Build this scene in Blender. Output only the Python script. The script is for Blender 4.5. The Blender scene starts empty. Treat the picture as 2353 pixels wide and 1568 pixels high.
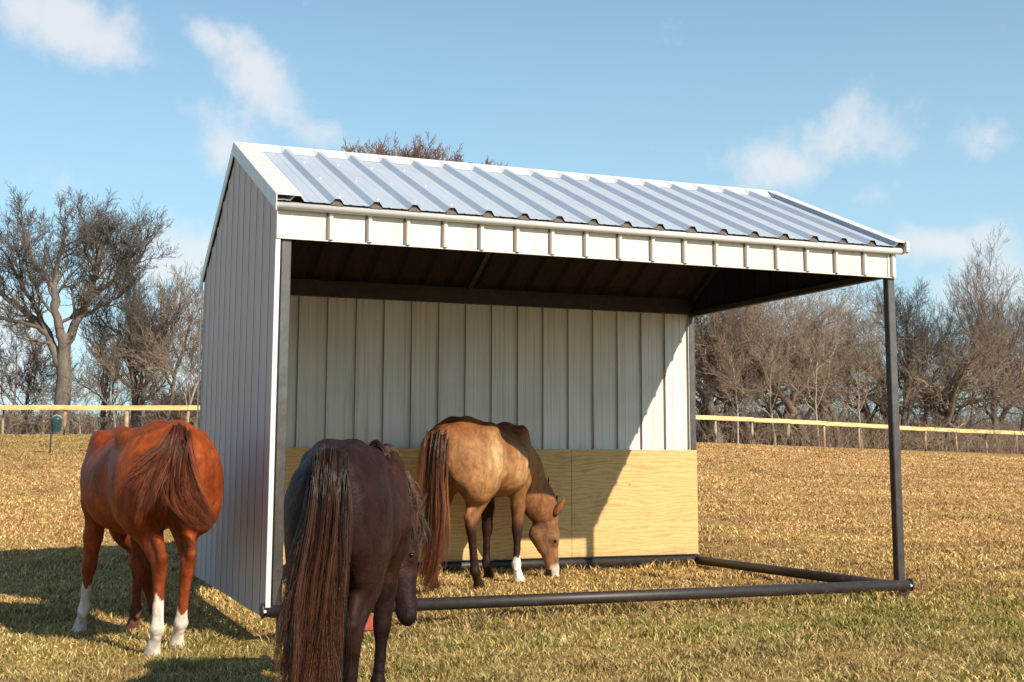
import bpy, math, random
import numpy as np
from mathutils import Vector, Matrix
R = math.radians
PI = math.pi

# ------------------------------------------------------------------ camera
scn = bpy.context.scene
CX, CY, CZ = -1.8215, -9.4875, 1.2201
YAW, PITCH, ROLL = 0.3751, 0.1349, -0.003
FPX, PPX, PPY = 2957.56, 5.49, -132.16          # in a frame 2353 wide
PW, PH = 2353.0, 1568.0
cam_d = bpy.data.cameras.new('camera'); cam = bpy.data.objects.new('camera', cam_d)
scn.collection.objects.link(cam); scn.camera = cam
cam_d.sensor_width = 36.0; cam_d.lens = 36.0 * FPX / PW
cam_d.shift_x = -PPX / PW; cam_d.shift_y = PPY / PW
cam_d.clip_start = 0.1; cam_d.clip_end = 3000
_f = Vector((math.sin(YAW)*math.cos(PITCH), math.cos(YAW)*math.cos(PITCH), math.sin(PITCH)))
_r = Vector((math.cos(YAW), -math.sin(YAW), 0)); _u = _r.cross(_f)
_rr = _r*math.cos(ROLL) - _u*math.sin(ROLL); _uu = _r*math.sin(ROLL) + _u*math.cos(ROLL)
M = Matrix((( _rr.x, _uu.x, -_f.x, CX), (_rr.y, _uu.y, -_f.y, CY), (_rr.z, _uu.z, -_f.z, CZ), (0, 0, 0, 1)))
cam.matrix_world = M
RX, RY = math.cos(YAW), -math.sin(YAW)           # ground right / forward of the viewer
FX, FY = math.sin(YAW), math.cos(YAW)
HZ = 1053.3
def at(px, d):                                   # ground plan point seen at column px, d metres deep
    l = (px - 1182.0) / 2995.0 * d
    return CX + FX*d + RX*l, CY + FY*d + RY*l

# ------------------------------------------------------------------ sun and sky
SUNV = Vector((1.40, -3.70, 2.55)).normalized()
sd = bpy.data.lights.new('sun', 'SUN'); so = bpy.data.objects.new('sun', sd); scn.collection.objects.link(so)
sd.energy = 5.0; sd.angle = R(0.5); sd.color = (1.0, 0.88, 0.70)
so.rotation_euler = SUNV.to_track_quat('Z', 'Y').to_euler(); so.location = (0, 0, 30)
world = bpy.data.worlds.new('World'); scn.world = world; world.use_nodes = True
scn.view_settings.view_transform = 'Standard'; scn.view_settings.look = 'None'
scn.view_settings.exposure = 0.40; scn.view_settings.gamma = 1.0

class NT:
    def __init__(s, tree): s.t = tree; s.n = tree.nodes; s.l = tree.links
    def node(s, typ, ins=None, **props):
        n = s.n.new(typ)
        for k, v in props.items(): setattr(n, k, v)
        for k, v in (ins or {}).items(): s.put(n.inputs[k], v)
        return n
    def put(s, sock, v):
        if isinstance(v, bpy.types.NodeSocket): s.l.new(v, sock)
        else: sock.default_value = v
    def math(s, op, a, b=0.0, c=0.0, clamp=False):
        n = s.n.new('ShaderNodeMath'); n.operation = op; n.use_clamp = clamp
        for i, v in enumerate((a, b, c)): s.put(n.inputs[i], v)
        return n.outputs[0]
    def vmath(s, op, a, b=(0, 0, 0), out=0):
        n = s.n.new('ShaderNodeVectorMath'); n.operation = op
        s.put(n.inputs[0], a); s.put(n.inputs[1], b)
        return n.outputs[out]
    def noise(s, vec, scale, detail=4, rough=0.55, dist=0.0):
        n = s.node('ShaderNodeTexNoise', {'Scale': scale, 'Detail': detail, 'Roughness': rough, 'Distortion': dist})
        if vec is not None: s.l.new(vec, n.inputs['Vector'])
        return n.outputs['Fac']
    def mapr(s, v, a, b, c=0.0, d=1.0):
        n = s.node('ShaderNodeMapRange', {'Value': v, 'From Min': a, 'From Max': b, 'To Min': c, 'To Max': d})
        n.interpolation_type = 'SMOOTHSTEP'; return n.outputs[0]
    def mix(s, f, a, b, mode='MIX'):
        n = s.n.new('ShaderNodeMix'); n.data_type = 'RGBA'; n.blend_type = mode
        s.put(n.inputs[0], f)
        for i, v in ((6, a), (7, b)):
            if not isinstance(v, bpy.types.NodeSocket) and len(v) == 3: v = (*v, 1)
            s.put(n.inputs[i], v)
        return n.outputs[2]
    def ramp(s, f, stops):
        n = s.n.new('ShaderNodeValToRGB'); s.put(n.inputs[0], f)
        e = n.color_ramp.elements
        while len(e) < len(stops): e.new(0.5)
        for el, (p, c) in zip(e, stops): el.position = p; el.color = (*c, 1)
        return n.outputs[0]

w = NT(world.node_tree); w.n.clear()
sky = w.node('ShaderNodeTexSky', sky_type='NISHITA', sun_disc=False)
sky.sun_elevation = math.asin(SUNV.z); sky.sun_rotation = math.atan2(SUNV.x, SUNV.y)
sky.air_density = 1.0; sky.dust_density = 0.6; sky.ozone_density = 1.6; sky.altitude = 100
tc = w.node('ShaderNodeTexCoord')
dirv = w.vmath('NORMALIZE', tc.outputs['Generated'])
def sky_dir(px, py):
    v = _f + _rr*((px-1176.5-PPX)/FPX) - _uu*((py-784-PPY)/FPX)
    return v.normalized()
n1 = w.noise(dirv, 11.0, 9, 0.62, 0.35); n2 = w.noise(dirv, 34.0, 6, 0.6, 0.3)
nn = w.math('ADD', w.math('MULTIPLY', n1, 0.72), w.math('MULTIPLY', n2, 0.28))
clouds = [(150,45,150,70,.4,1.0),(255,105,90,40,.9,.7),(480,85,95,34,.5,.85),(575,145,95,50,.95,1.0),(520,340,80,70,.3,.75),
          (460,265,70,40,.2,.55),(160,420,70,55,.2,.6),(285,410,55,40,.1,.4),(370,600,150,65,-.1,.95),(400,530,80,40,.0,.6),(760,320,90,30,0,.45),
          (1810,390,125,55,.0,1.0),(1940,320,120,70,-.35,1.0),(1880,300,60,30,.3,.8),(2030,190,70,30,.1,.45),(2260,315,60,40,.1,.55),
          (2150,560,190,40,.0,.9),(2320,640,140,80,.0,.8),(60,790,200,140,.0,.85),(440,760,120,120,.0,.75),(1700,700,250,100,0,.6),(1950,450,150,50,0,.5)]
acc = None
for (px, py, sx, sy, ang, k) in clouds:
    c = sky_dir(px, py)
    ca, sa = math.cos(ang), math.sin(ang)
    ax = (_rr*ca - _uu*sa); ay = (_rr*sa + _uu*ca)
    rel = w.vmath('SUBTRACT', dirv, tuple(c))
    a = w.math('MULTIPLY', w.vmath('DOT_PRODUCT', rel, tuple(ax), 1), FPX/sx)
    b = w.math('MULTIPLY', w.vmath('DOT_PRODUCT', rel, tuple(ay), 1), FPX/sy)
    g = w.math('ADD', w.math('MULTIPLY', a, a), w.math('MULTIPLY', b, b))
    e = w.math('MULTIPLY', w.math('EXPONENT', w.math('MULTIPLY', g, -0.5)), k)
    acc = e if acc is None else w.math('MAXIMUM', acc, e)
# elsewhere round the sky: loose clouds outside the picture, and pale haze low down
thr = w.math('SUBTRACT', 1.0, acc)
nn = w.math('ADD', w.math('MULTIPLY', w.math('SUBTRACT', nn, .5), 1.9), .5)
dens = w.math('SUBTRACT', w.math('ADD', nn, w.math('MULTIPLY', acc, 0.66)), 0.69)
cf = w.math('MULTIPLY', w.mapr(dens, 0.0, 0.50), 0.74)
sepd = w.node('ShaderNodeSeparateXYZ', {0: dirv})
low = w.mapr(sepd.outputs[2], 0.0, 0.62, 1.0, 0.0)
skc = w.mix(1.0, sky.outputs[0], (0.98, 1.26, 1.36), 'MULTIPLY')
skc = w.mix(w.math('MULTIPLY', low, 0.60), skc, (5.9, 8.8, 9.8))
skc = w.mix(cf, skc, (8.6, 8.5, 8.6))
bg = w.node('ShaderNodeBackground', {'Color': skc, 'Strength': 0.080})
w.l.new(bg.outputs[0], w.node('ShaderNodeOutputWorld').inputs[0])

# ------------------------------------------------------------------ materials
def new_mat(name):
    m = bpy.data.materials.new(name); m.use_nodes = True; nt = NT(m.node_tree)
    b = nt.n['Principled BSDF']; return m, nt, b
def bump(nt, b, h, strength=0.3, dist=0.01):
    n = nt.node('ShaderNodeBump', {'Height': h, 'Strength': strength, 'Distance': dist}); nt.l.new(n.outputs[0], b.inputs['Normal'])
def objco(nt): return nt.node('ShaderNodeTexCoord').outputs['Object']
def scaled(nt, v, s):
    return nt.vmath('MULTIPLY', v, s)

def mat_paint(name, col, rough=0.4, streak=0.12, metal=0.0, dirt=(0.30, 0.24, 0.17), ax=(9, 9, .8), spec=0.5):
    m, nt, b = new_mat(name); co = objco(nt)
    s = nt.noise(scaled(nt, co, ax), 1.6, 6, 0.65)
    f = nt.noise(co, 1.3, 4, 0.6)
    c = nt.mix(nt.math('MULTIPLY', nt.mapr(s, .45, .75), streak), col, dirt)
    c = nt.mix(nt.math('MULTIPLY', nt.mapr(f, .4, .7), streak*.7), c, tuple(x*.75 for x in col))
    nt.l.new(c, b.inputs['Base Color'])
    b.inputs['Metallic'].default_value = metal
    b.inputs['Specular IOR Level'].default_value = spec
    nt.put(b.inputs['Roughness'], nt.mapr(s, .2, .8, rough-.06, rough+.12))
    bump(nt, b, nt.noise(co, 2.2, 3, .5), 0.25, 0.02)
    return m
M_white = mat_paint('white_metal', (.74, .72, .66), .38, .25)
M_fascia = mat_paint('fascia_metal', (.64, .62, .57), .45, .35)
M_trim = mat_paint('trim_metal', (.62, .62, .61), .42, .2)
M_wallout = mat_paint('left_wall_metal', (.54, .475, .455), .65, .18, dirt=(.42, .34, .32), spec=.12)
M_roof = mat_paint('galvalume', (.48, .54, .62), .42, .4, metal=.15, dirt=(.42, .42, .42), ax=(3, 3, 3))
M_under = mat_paint('roof_underside', (.036, .028, .025), .8, .5, dirt=(.016, .013, .012), spec=.15)  # near-black base colour carries the shade under the roof
M_gabin = mat_paint('gable_inside', (.030, .022, .020), .8, .4, dirt=(.015, .011, .010), spec=.08)  # deep shade inside the gable is put into this dark colour
M_backin = mat_paint('back_wall_inside', (.68, .68, .65), .42, .65, dirt=(.38, .30, .22), ax=(14, 14, .35))
M_rib = mat_paint('rib_dark', (.10, .07, .06), .6, .3)  # dark tone of the painted rib shadow strips, wall strips and closures

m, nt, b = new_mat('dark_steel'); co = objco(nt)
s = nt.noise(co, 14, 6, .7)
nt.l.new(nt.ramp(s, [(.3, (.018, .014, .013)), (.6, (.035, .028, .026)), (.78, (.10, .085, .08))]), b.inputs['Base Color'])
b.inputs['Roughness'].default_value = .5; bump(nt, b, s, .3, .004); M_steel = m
m, nt, b = new_mat('weathered_steel'); co = objco(nt)
s = nt.noise(co, 9, 6, .7); z = nt.node('ShaderNodeSeparateXYZ', {0: co}).outputs[2]
c = nt.ramp(s, [(.3, (.05, .05, .055)), (.6, (.085, .085, .09)), (.8, (.16, .155, .15))])
c = nt.mix(nt.mapr(nt.math('ADD', z, nt.math('MULTIPLY', s, .8)), 1.2, 2.4, 1, 0), c, nt.ramp(s, [(.35, (.022, .016, .014)), (.7, (.06, .048, .042))]))
nt.l.new(c, b.inputs['Base Color']); b.inputs['Roughness'].default_value = .55; bump(nt, b, s, .3, .004); M_post = m

m, nt, b = new_mat('plywood'); co = objco(nt)
wv = nt.node('ShaderNodeTexWave', {'Scale': 4.2, 'Distortion': 22.0, 'Detail': 4.0, 'Detail Scale': .55, 'Detail Roughness': .6}, wave_type='BANDS', bands_direction='Z')
nt.l.new(scaled(nt, co, (.45, 1, 1.8)), wv.inputs['Vector'])
g = nt.noise(scaled(nt, co, (1.2, 1, 14)), 3, 5, .6)
c = nt.ramp(wv.outputs['Fac'], [(.0, (.48, .28, .095)), (.3, (.60, .38, .14)), (1, (.66, .43, .17))])
c = nt.mix(nt.math('MULTIPLY', g, .45), c, (.62, .46, .22))
kn = nt.node('ShaderNodeTexVoronoi', {'Scale': 2.3}); nt.l.new(scaled(nt, co, (1, 1, 1.6)), kn.inputs['Vector'])
c = nt.mix(nt.mapr(kn.outputs['Distance'], .02, .06, .7, 0), c, (.16, .08, .03))
st = nt.noise(co, 2.4, 7, .7, .5); zz = nt.node('ShaderNodeSeparateXYZ', {0: co}).outputs[2]
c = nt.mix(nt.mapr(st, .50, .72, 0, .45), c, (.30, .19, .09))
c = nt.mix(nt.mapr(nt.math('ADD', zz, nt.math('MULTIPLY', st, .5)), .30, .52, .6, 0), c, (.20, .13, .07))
nt.l.new(c, b.inputs['Base Color']); b.inputs['Roughness'].default_value = .7
bump(nt, b, g, .2, .003); M_ply = m

m, nt, b = new_mat('fence_wood'); co = objco(nt)
s = nt.noise(scaled(nt, co, (1, 1, 6)), 2.0, 5, .6)
nt.l.new(nt.ramp(s, [(.3, (.52, .34, .13)), (.7, (.86, .64, .32))]), b.inputs['Base Color']); b.inputs['Roughness'].default_value = .75; M_fence = m
m, nt, b = new_mat('post_wood'); co = objco(nt)
s = nt.noise(co, 5.0, 5, .6)
nt.l.new(nt.ramp(s, [(.3, (.24, .17, .10)), (.7, (.50, .37, .22))]), b.inputs['Base Color']); b.inputs['Roughness'].default_value = .8; M_fpost = m

def mat_bark(name, a, c2, sc=3.0):
    m, nt, b = new_mat(name); co = objco(nt)
    s = nt.noise(scaled(nt, co, (1, 1, .35)), sc, 6, .65)
    nt.l.new(nt.ramp(s, [(.3, a), (.7, c2)]), b.inputs['Base Color']); b.inputs['Roughness'].default_value = .9
    b.inputs['Specular IOR Level'].default_value = .15
    return m
M_bark = [mat_bark('bark_grey', (.07, .058, .05), (.22, .185, .155)), mat_bark('bark_brown', (.075, .055, .045), (.24, .18, .14)),
          mat_bark('bark_pale', (.24, .20, .165), (.46, .40, .33))]
M_twig = [mat_bark('twig_grey', (.085, .072, .064), (.19, .16, .14), 1), mat_bark('twig_brown', (.15, .11, .085), (.38, .29, .22), 1),
          mat_bark('twig_russet', (.17, .09, .065), (.32, .18, .125), 1)]

# ground
m, nt, b = new_mat('dry_turf'); co = objco(nt)
a = nt.noise(co, .35, 6, .6, .4); f = nt.noise(co, 7, 8, .7); q = nt.noise(co, 34, 6, .75); g = nt.noise(co, .13, 4, .5)
c = nt.ramp(f, [(.28, (.26, .155, .055)), (.5, (.56, .36, .125)), (.72, (.78, .54, .22))])
c = nt.mix(nt.mapr(q, .35, .62, .75, 0), c, (.16, .09, .03))
c = nt.mix(nt.mapr(a, .46, .62, 0, .4), c, (.36, .27, .08))
c = nt.mix(nt.mapr(g, .5, .7, 0, .4), c, (.60, .37, .16))
vv = nt.noise(scaled(nt, co, (1, .35, 1)), 2.6, 7, .7)
c = nt.mix(nt.mapr(vv, .5, .72, 0, .5), c, (.30, .17, .065))
nt.l.new(c, b.inputs['Base Color']); b.inputs['Roughness'].default_value = .95; b.inputs['Specular IOR Level'].default_value = .1
bump(nt, b, nt.math('ADD', f, nt.math('MULTIPLY', q, .6)), .9, .05); M_turf = m

def mat_attr(name, rough=.7, spec=.2, sheen=0, attr='Col', trans=0.0, noise=(60, .25)):
    m, nt, b = new_mat(name)
    at_ = nt.node('ShaderNodeAttribute', attribute_name=attr)
    co = objco(nt); s = nt.noise(co, noise[0], 4, .6)
    c = nt.mix(1.0, at_.outputs['Color'], nt.ramp(s, [(.3, (1-noise[1],)*3), (.7, (1+noise[1]*.3,)*3)]), 'MULTIPLY')
    nt.l.new(c, b.inputs['Base Color']); b.inputs['Roughness'].default_value = rough
    b.inputs['Specular IOR Level'].default_value = spec
    if sheen: b.inputs['Sheen Weight'].default_value = sheen; b.inputs['Sheen Roughness'].default_value = .4
    return m, nt, b
M_grass, _, _ = mat_attr('grass_blades', .7, .15)
M_hair, _, _ = mat_attr('horse_hair', .42, .5, noise=(25, .3))
def mat_coat(name, rough, spec, sheen):
    m, nt, b = mat_attr(name, rough, spec, sheen, noise=(7, .16))
    co = objco(nt)
    h = nt.noise(scaled(nt, co, (40, 40, 14)), 4, 4, .6); h2 = nt.noise(co, 6.5, 5, .55, .4); h3 = nt.noise(scaled(nt, co, (1, 1, .6)), 14, 5, .65, .6)
    bump(nt, b, nt.math('ADD', nt.math('MULTIPLY', h, .10), nt.math('ADD', h2, nt.math('MULTIPLY', h3, .35))), .55, .03)
    col0 = b.inputs['Base Color'].links[0].from_socket
    m1 = nt.mapr(h3, .30, .72, .62, 1.22); m2_ = nt.mapr(nt.noise(co, 3.2, 4, .6), .3, .7, .78, 1.15); mm = nt.math('MULTIPLY', m1, m2_)
    nt.l.new(nt.vmath('SCALE', col0), b.inputs['Base Color']); sc_ = b.inputs['Base Color'].links[0].from_node; nt.l.new(mm, sc_.inputs[3])
    nt.put(b.inputs['Roughness'], nt.mapr(h, .3, .7, rough-.07, rough+.1))
    return m
M_coat = mat_coat('horse_coat', .54, .12, .0)
m, nt, b = new_mat('horse_eye'); b.inputs['Base Color'].default_value = (.01, .006, .004, 1); b.inputs['Roughness'].default_value = .1; M_eye = m
m, nt, b = new_mat('green_plastic'); co = objco(nt)
nt.l.new(nt.ramp(nt.noise(co, 6, 4), [(.3, (.012, .05, .05)), (.7, (.03, .10, .095))]), b.inputs['Base Color']); b.inputs['Roughness'].default_value = .25; M_green = m
m, nt, b = new_mat('red_block'); co = objco(nt)
nt.l.new(nt.ramp(nt.noise(co, 30, 4), [(.3, (.20, .035, .02)), (.7, (.42, .08, .045))]), b.inputs['Base Color']); b.inputs['Roughness'].default_value = .8; M_red = m

# ------------------------------------------------------------------ object helpers
C = scn.collection
def mesh_obj(name, verts, faces, mat, parent=None, smooth=False, col=None, loc=None):
    me = bpy.data.meshes.new(name)
    if isinstance(verts, np.ndarray) and isinstance(faces, np.ndarray):
        k = faces.shape[1]
        me.vertices.add(len(verts)); me.vertices.foreach_set('co', verts.astype(np.float32).ravel())
        me.loops.add(faces.size); me.loops.foreach_set('vertex_index', faces.astype(np.int32).ravel())
        me.polygons.add(len(faces)); me.polygons.foreach_set('loop_start', np.arange(0, faces.size, k, dtype=np.int32))
        me.update(calc_edges=True)
    else:
        me.from_pydata([tuple(v) for v in verts], [], [tuple(f) for f in faces]); me.update()
    if smooth: me.polygons.foreach_set('use_smooth', np.ones(len(me.polygons), bool))
    if col is not None:
        a = me.color_attributes.new('Col', 'FLOAT_COLOR', 'POINT')
        c4 = np.ones((len(me.vertices), 4), np.float32); c4[:, :3] = col
        a.data.foreach_set('color', c4.ravel())
    for mm in (mat if isinstance(mat, (list, tuple)) else [mat]): me.materials.append(mm)
    o = bpy.data.objects.new(name, me); C.objects.link(o)
    if parent is not None: o.parent = parent
    if loc is not None: o.location = loc
    return o
def tag(o, label=None, cat=None, group=None, kind=None):
    if label: o['label'] = label
    if cat: o['category'] = cat
    if group: o['group'] = group
    if kind: o['kind'] = kind
    return o
def empty(name, loc=(0, 0, 0), rz=0.0, **k):
    o = bpy.data.objects.new(name, None); C.objects.link(o); o.location = loc; o.rotation_euler = (0, 0, rz)
    o.empty_display_size = .2
    return tag(o, **k)
class MB:
    def __init__(s): s.v = []; s.f = []
    def add(s, vs, fs):
        k = len(s.v); s.v += [tuple(v) for v in vs]; s.f += [tuple(i+k for i in f) for f in fs]
    def box(s, x0, x1, y0, y1, z0, z1, bev=0.0):
        if bev <= 0:
            s.add([(x, y, z) for z in (z0, z1) for (x, y) in ((x0, y0), (x1, y0), (x1, y1), (x0, y1))],
                  [(0, 3, 2, 1), (4, 5, 6, 7), (0, 1, 5, 4), (1, 2, 6, 5), (2, 3, 7, 6), (3, 0, 4, 7)]); return
        vs = []
        for (z, i) in ((z0, bev), (z0+bev, 0), (z1-bev, 0), (z1, bev)):
            X0, X1, Y0, Y1 = x0+i, x1-i, y0+i, y1-i
            b_ = bev if i == 0 else bev*.3
            vs += [(X0+b_, Y0, z), (X1-b_, Y0, z), (X1, Y0+b_, z), (X1, Y1-b_, z), (X1-b_, Y1, z), (X0+b_, Y1, z), (X0, Y1-b_, z), (X0, Y0+b_, z)]
        fs = [tuple(range(7, -1, -1)), tuple(range(24, 32))]
        for r in range(3):
            for j in range(8): fs.append((r*8+j, r*8+(j+1) % 8, (r+1)*8+(j+1) % 8, (r+1)*8+j))
        s.add(vs, fs)
    def tube(s, pts, rads, n=10, cap=True):
        base = len(s.v); pts = [Vector(p) for p in pts]
        for i, p in enumerate(pts):
            d = (pts[min(i+1, len(pts)-1)] - pts[max(i-1, 0)]).normalized()
            a = d.cross(Vector((0, 0, 1))); a = a.normalized() if a.length > 1e-3 else Vector((1, 0, 0))
            b_ = d.cross(a)
            for j in range(n):
                t = 2*PI*j/n; s.v.append(tuple(p + (a*math.cos(t) + b_*math.sin(t))*rads[i]))
        for i in range(len(pts)-1):
            for j in range(n):
                s.f.append((base+i*n+j, base+i*n+(j+1) % n, base+(i+1)*n+(j+1) % n, base+(i+1)*n+j))
        if cap:
            s.f.append(tuple(base+j for j in range(n))[::-1]); s.f.append(tuple(base+(len(pts)-1)*n+j for j in range(n)))
    def build(s, name, mat, parent=None, smooth=False):
        o = mesh_obj(name, s.v, s.f, mat, parent, smooth)
        return o

# ------------------------------------------------------------------ terrain
def fence_at(px):                                # distance and ground height of the fence line, by bearing
    kx = [-900, 0, 460, 1000, 1600, 2353, 3300]
    return np.interp(px, kx, [50, 50, 50, 52, 54.5, 67.5, 88]), np.interp(px, kx, [1.9, 2.03, 2.05, 2.0, 1.90, 1.52, 1.1])
def terrain(x, y):
    x = np.asarray(x, float); y = np.asarray(y, float)
    dx, dy = x-CX, y-CY
    d = dx*FX + dy*FY; l = dx*RX + dy*RY
    ds = np.maximum(d, 1.0); px = 1182 + 2995*l/ds
    df, zf = fence_at(np.clip(px, -900, 3300))
    t = (d-14.0)/(df-14.0)
    t = np.where(t < 0, 0, t)
    k = .10; ts = np.where(t < k, t*t/(2*k), t-k/2) / (1-k/2)
    g = ts + .5*ts*(1-ts)
    z = np.where(t <= 1, zf*g, zf + (d-df)*(zf-CZ)/df)
    roll = .03*np.sin(x*.31+1)*np.sin(y*.27+.5) * np.clip((d-15)/10, 0, 1)
    far = np.clip((d-160)/200, 0, 1)
    dip = .12*np.clip((1.9-x)/2.1, 0, 1.15)*np.clip((17-d)/4, 0, 1)*np.clip((d-3)/3, 0, 1)
    return z*(1-far*.3) + roll - dip
nr, na = 190, 150
rr = np.concatenate([np.linspace(-30, 5, 12)[:-1], np.linspace(5, 26, 70), np.geomspace(26.5, 900, nr-81)])
ll = np.linspace(-1.5, 1.5, na)
RRg, LL = np.meshgrid(rr, ll, indexing='ij'); wd = np.maximum(np.abs(RRg), 24)*1.0
gx = CX + FX*RRg + RX*LL*wd; gy = CY + FY*RRg + RY*LL*wd
gz = terrain(gx, gy)
gv = np.stack([gx, gy, gz], -1).reshape(-1, 3)
ii = np.arange(len(rr)-1)[:, None]*na + np.arange(na-1)[None, :]
gf = np.stack([ii, ii+na, ii+na+1, ii+1], -1).reshape(-1, 4)[:, ::-1]
tag(mesh_obj('ground', gv, gf, M_turf, smooth=True), kind='structure')

# ------------------------------------------------------------------ shelter
W, D, S = 5.623, 3.723, .3048
H1, H2, H3, HE, HA, HR, YA = 2.856, 3.076, 2.89, 3.135, 3.992, 3.035, 1.99
def roofz(y):
    return HE + (HA-HE)*(y+.06)/(YA+.06) if y <= YA else HA + (HR-HA)*(y-YA)/(D+.03-YA)
shed = empty('horse_shelter', (0, 0, 0), label='open-fronted metal shelter with ribbed roof and plywood kickboard on the dry pasture', cat='shelter')
def ribs_profile(u0, u1, first, hgt=.019, wb=.062, wt=.026, minor=True):
    """offsets (u, h) of a ribbed sheet: trapezoid ribs every S, two shallow stiffeners between"""
    pts = [(u0, 0)]; k0 = math.floor((u0-first)/S)-1
    for k in range(k0, k0+40):
        c = first + k*S
        seq = [(-wb/2, 0), (-wt/2, hgt), (wt/2, hgt), (wb/2, 0)]
        if minor:
            for q in (.1016, .2032): seq += [(q-.012, 0), (q-.006, .0028), (q+.006, .0028), (q+.012, 0)]
        for du, h in seq:
            u = c+du
            if u0+.001 < u < u1-.001: pts.append((u, h))
    pts.append((u1, 0)); return pts
def panel(name, prof, fn, mats, parent, flip=False, thick=.0015):
    """fn(u, h) -> list of points down the sheet"""
    cols = [fn(u, h) for u, h in prof]; n = len(cols[0])
    v = [p for c in cols for p in c]; f = []
    for i in range(len(cols)-1):
        for j in range(n-1):
            q = (i*n+j, (i+1)*n+j, (i+1)*n+j+1, i*n+j+1); f.append(q[::-1] if flip else q)
    o = mesh_obj(name, v, f, mats, parent)
    md = o.modifiers.new('thickness', 'SOLIDIFY'); md.thickness = thick; md.offset = -1
    if isinstance(mats, (list, tuple)) and len(mats) > 1: md.material_offset = 1
    return o
rnd = random.Random(4)
# left wall, outside face x = -.0
def lw(u, h):
    top = roofz(u) - (.045 if u < YA else .05 + .05*(((u-.017)/S*.62) % 1.0))
    return [(-.004-h, u, .07), (-.004-h, u, 1.2), (-.004-h, u, top)]
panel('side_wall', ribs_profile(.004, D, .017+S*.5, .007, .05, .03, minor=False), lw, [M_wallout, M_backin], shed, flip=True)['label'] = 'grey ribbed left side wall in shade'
for k in range(0, 12):
    y = .017+S*(k+.5)+.02
    if y < D-.03:
        mb = MB(); mb.box(-.0125, -.0045, y, y+.007, .075, roofz(y)-.11); mb.build('side_dark_strip', M_rib, shed)  # thin dark strip along each rib
# back wall: inside face towards the viewer; ribs stand proud inwards
def bw(u, h): return [(u, D-.03-h, .10), (u, D-.03-h, roofz(D-.03)-.012)]
panel('back_wall', ribs_profile(.03, W-.03, .974+S*.0, .017, .05, .022), bw, [M_backin, M_wallout], shed)
mb = MB()
for k in range(-2, 16):
    x = .974+S*k
    if .1 < x < W-.05:
        mb = MB(); mb.box(x-.0185, x-.0105, D-.055, D-.049, 1.33, H3-.01); mb.build('rib_shade_strip', M_rib, shed)  # dark strip paints the shadow side of each back wall rib
# right gable panel, above the open side
def gp(u, h): return [(W-.012+h, u, H1+.012), (W-.012+h, u, roofz(u)-.03)]
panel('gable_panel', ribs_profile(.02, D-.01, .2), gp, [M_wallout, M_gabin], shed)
# fascia
def fp(u, h): return [(u, -.012-h, H1), (u, -.012-h, H2+.02)]
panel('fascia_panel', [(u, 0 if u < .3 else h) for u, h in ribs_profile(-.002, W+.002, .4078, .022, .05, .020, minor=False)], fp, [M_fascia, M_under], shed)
mb = MB()
for k in range(0, 18):
    x = .4078+S*k
    if x < W-.03:
        mb = MB(); mb.box(x-.034, x-.020, -.0215, -.0115, H1+.002, H2); mb.build('fascia_shade_strip', M_rib, shed)  # dark strip stands in for the shadow left of each fascia rib
mb = MB(); mb.box(-.006, .0, -.04, .0, H1-.006, H2); mb.box(.0, W, -.018, .0, H1-.012, H1-.003); mb.build('fascia_edge_trim', M_trim, shed)
# eave trim strip above the fascia, a rolled edge
mb = MB(); mb.tube([(-.02, -.052, H2+.012), (W+.05, -.052, H2+.012)], [.030, .030], 12); mb.box(-.02, W+.04, -.05, -.0225, H2-.012, H2+.03)
mb.build('eave_trim', M_trim, shed, True)
# foam closures in the open rib ends
mb = MB()
for k in range(-1, 20):
    x = .4078+.03+S*k
    if 0.15 < x < W-.05:
        zb = roofz(-.09)-.012; mb = MB()
        mb.add([(x-.05, -.082, zb), (x+.05, -.082, zb), (x+.019, -.082, zb+.046), (x-.019, -.082, zb+.046),
                (x-.05, -.062, zb), (x+.05, -.062, zb), (x+.019, -.062, zb+.046), (x-.019, -.062, zb+.046)],
               [(0, 1, 2, 3), (7, 6, 5, 4), (0, 4, 5, 1), (1, 5, 6, 2), (2, 6, 7, 3), (3, 7, 4, 0)])
        mb.build('rib_closure', M_rib, shed)
# roof: two slopes
n_up = Vector((0, -(HA-HE)/(YA+.06), 1)).normalized(); n_bk = Vector((0, (HA-HR)/(D+.03-YA), 1)).normalized()
def rf(u, h):
    return [(u, y+n_up.y*h, roofz(y)+n_up.z*h) for y in (-.09, .7, 1.4, YA)]
def rb(u, h):
    return [(u, y+n_bk.y*h, roofz(y)+n_bk.z*h) for y in (YA, 2.7, D+.10)]
prof = ribs_profile(-.02, W+.05, .4078+.03, .040, .105, .040)
rng = np.random.RandomState(2)
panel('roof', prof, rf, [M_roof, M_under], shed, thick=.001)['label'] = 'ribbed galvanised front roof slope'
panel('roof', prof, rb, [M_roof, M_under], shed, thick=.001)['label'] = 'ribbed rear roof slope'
# ridge cap
mb = MB()
xs = [-.03]
for (u, h) in prof[1:-1]: xs.append(u)
def cap(y0, nrm, sgn):
    vs = []; fs = []
    pr = [(u, h) for u, h in prof]
    for u, h in pr:
        vs.append((u, YA, HA+.052)); vs.append((u, YA+sgn*.10, roofz(YA+sgn*.10)+max(h, .0)*nrm.z+.006)); vs.append((u, YA+sgn*.125, roofz(YA+sgn*.125)+h*nrm.z+.003))
    for i in range(len(pr)-1):
        for j in (0, 1):
            q = (i*3+j, i*3+j+1, i*3+j+4, i*3+j+3); fs.append(q if sgn < 0 else q[::-1])
    mb.add(vs, fs)
cap(0, n_up, -1); cap(0, n_bk, 1); mb.build('ridge_cap', M_trim, shed)
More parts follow.
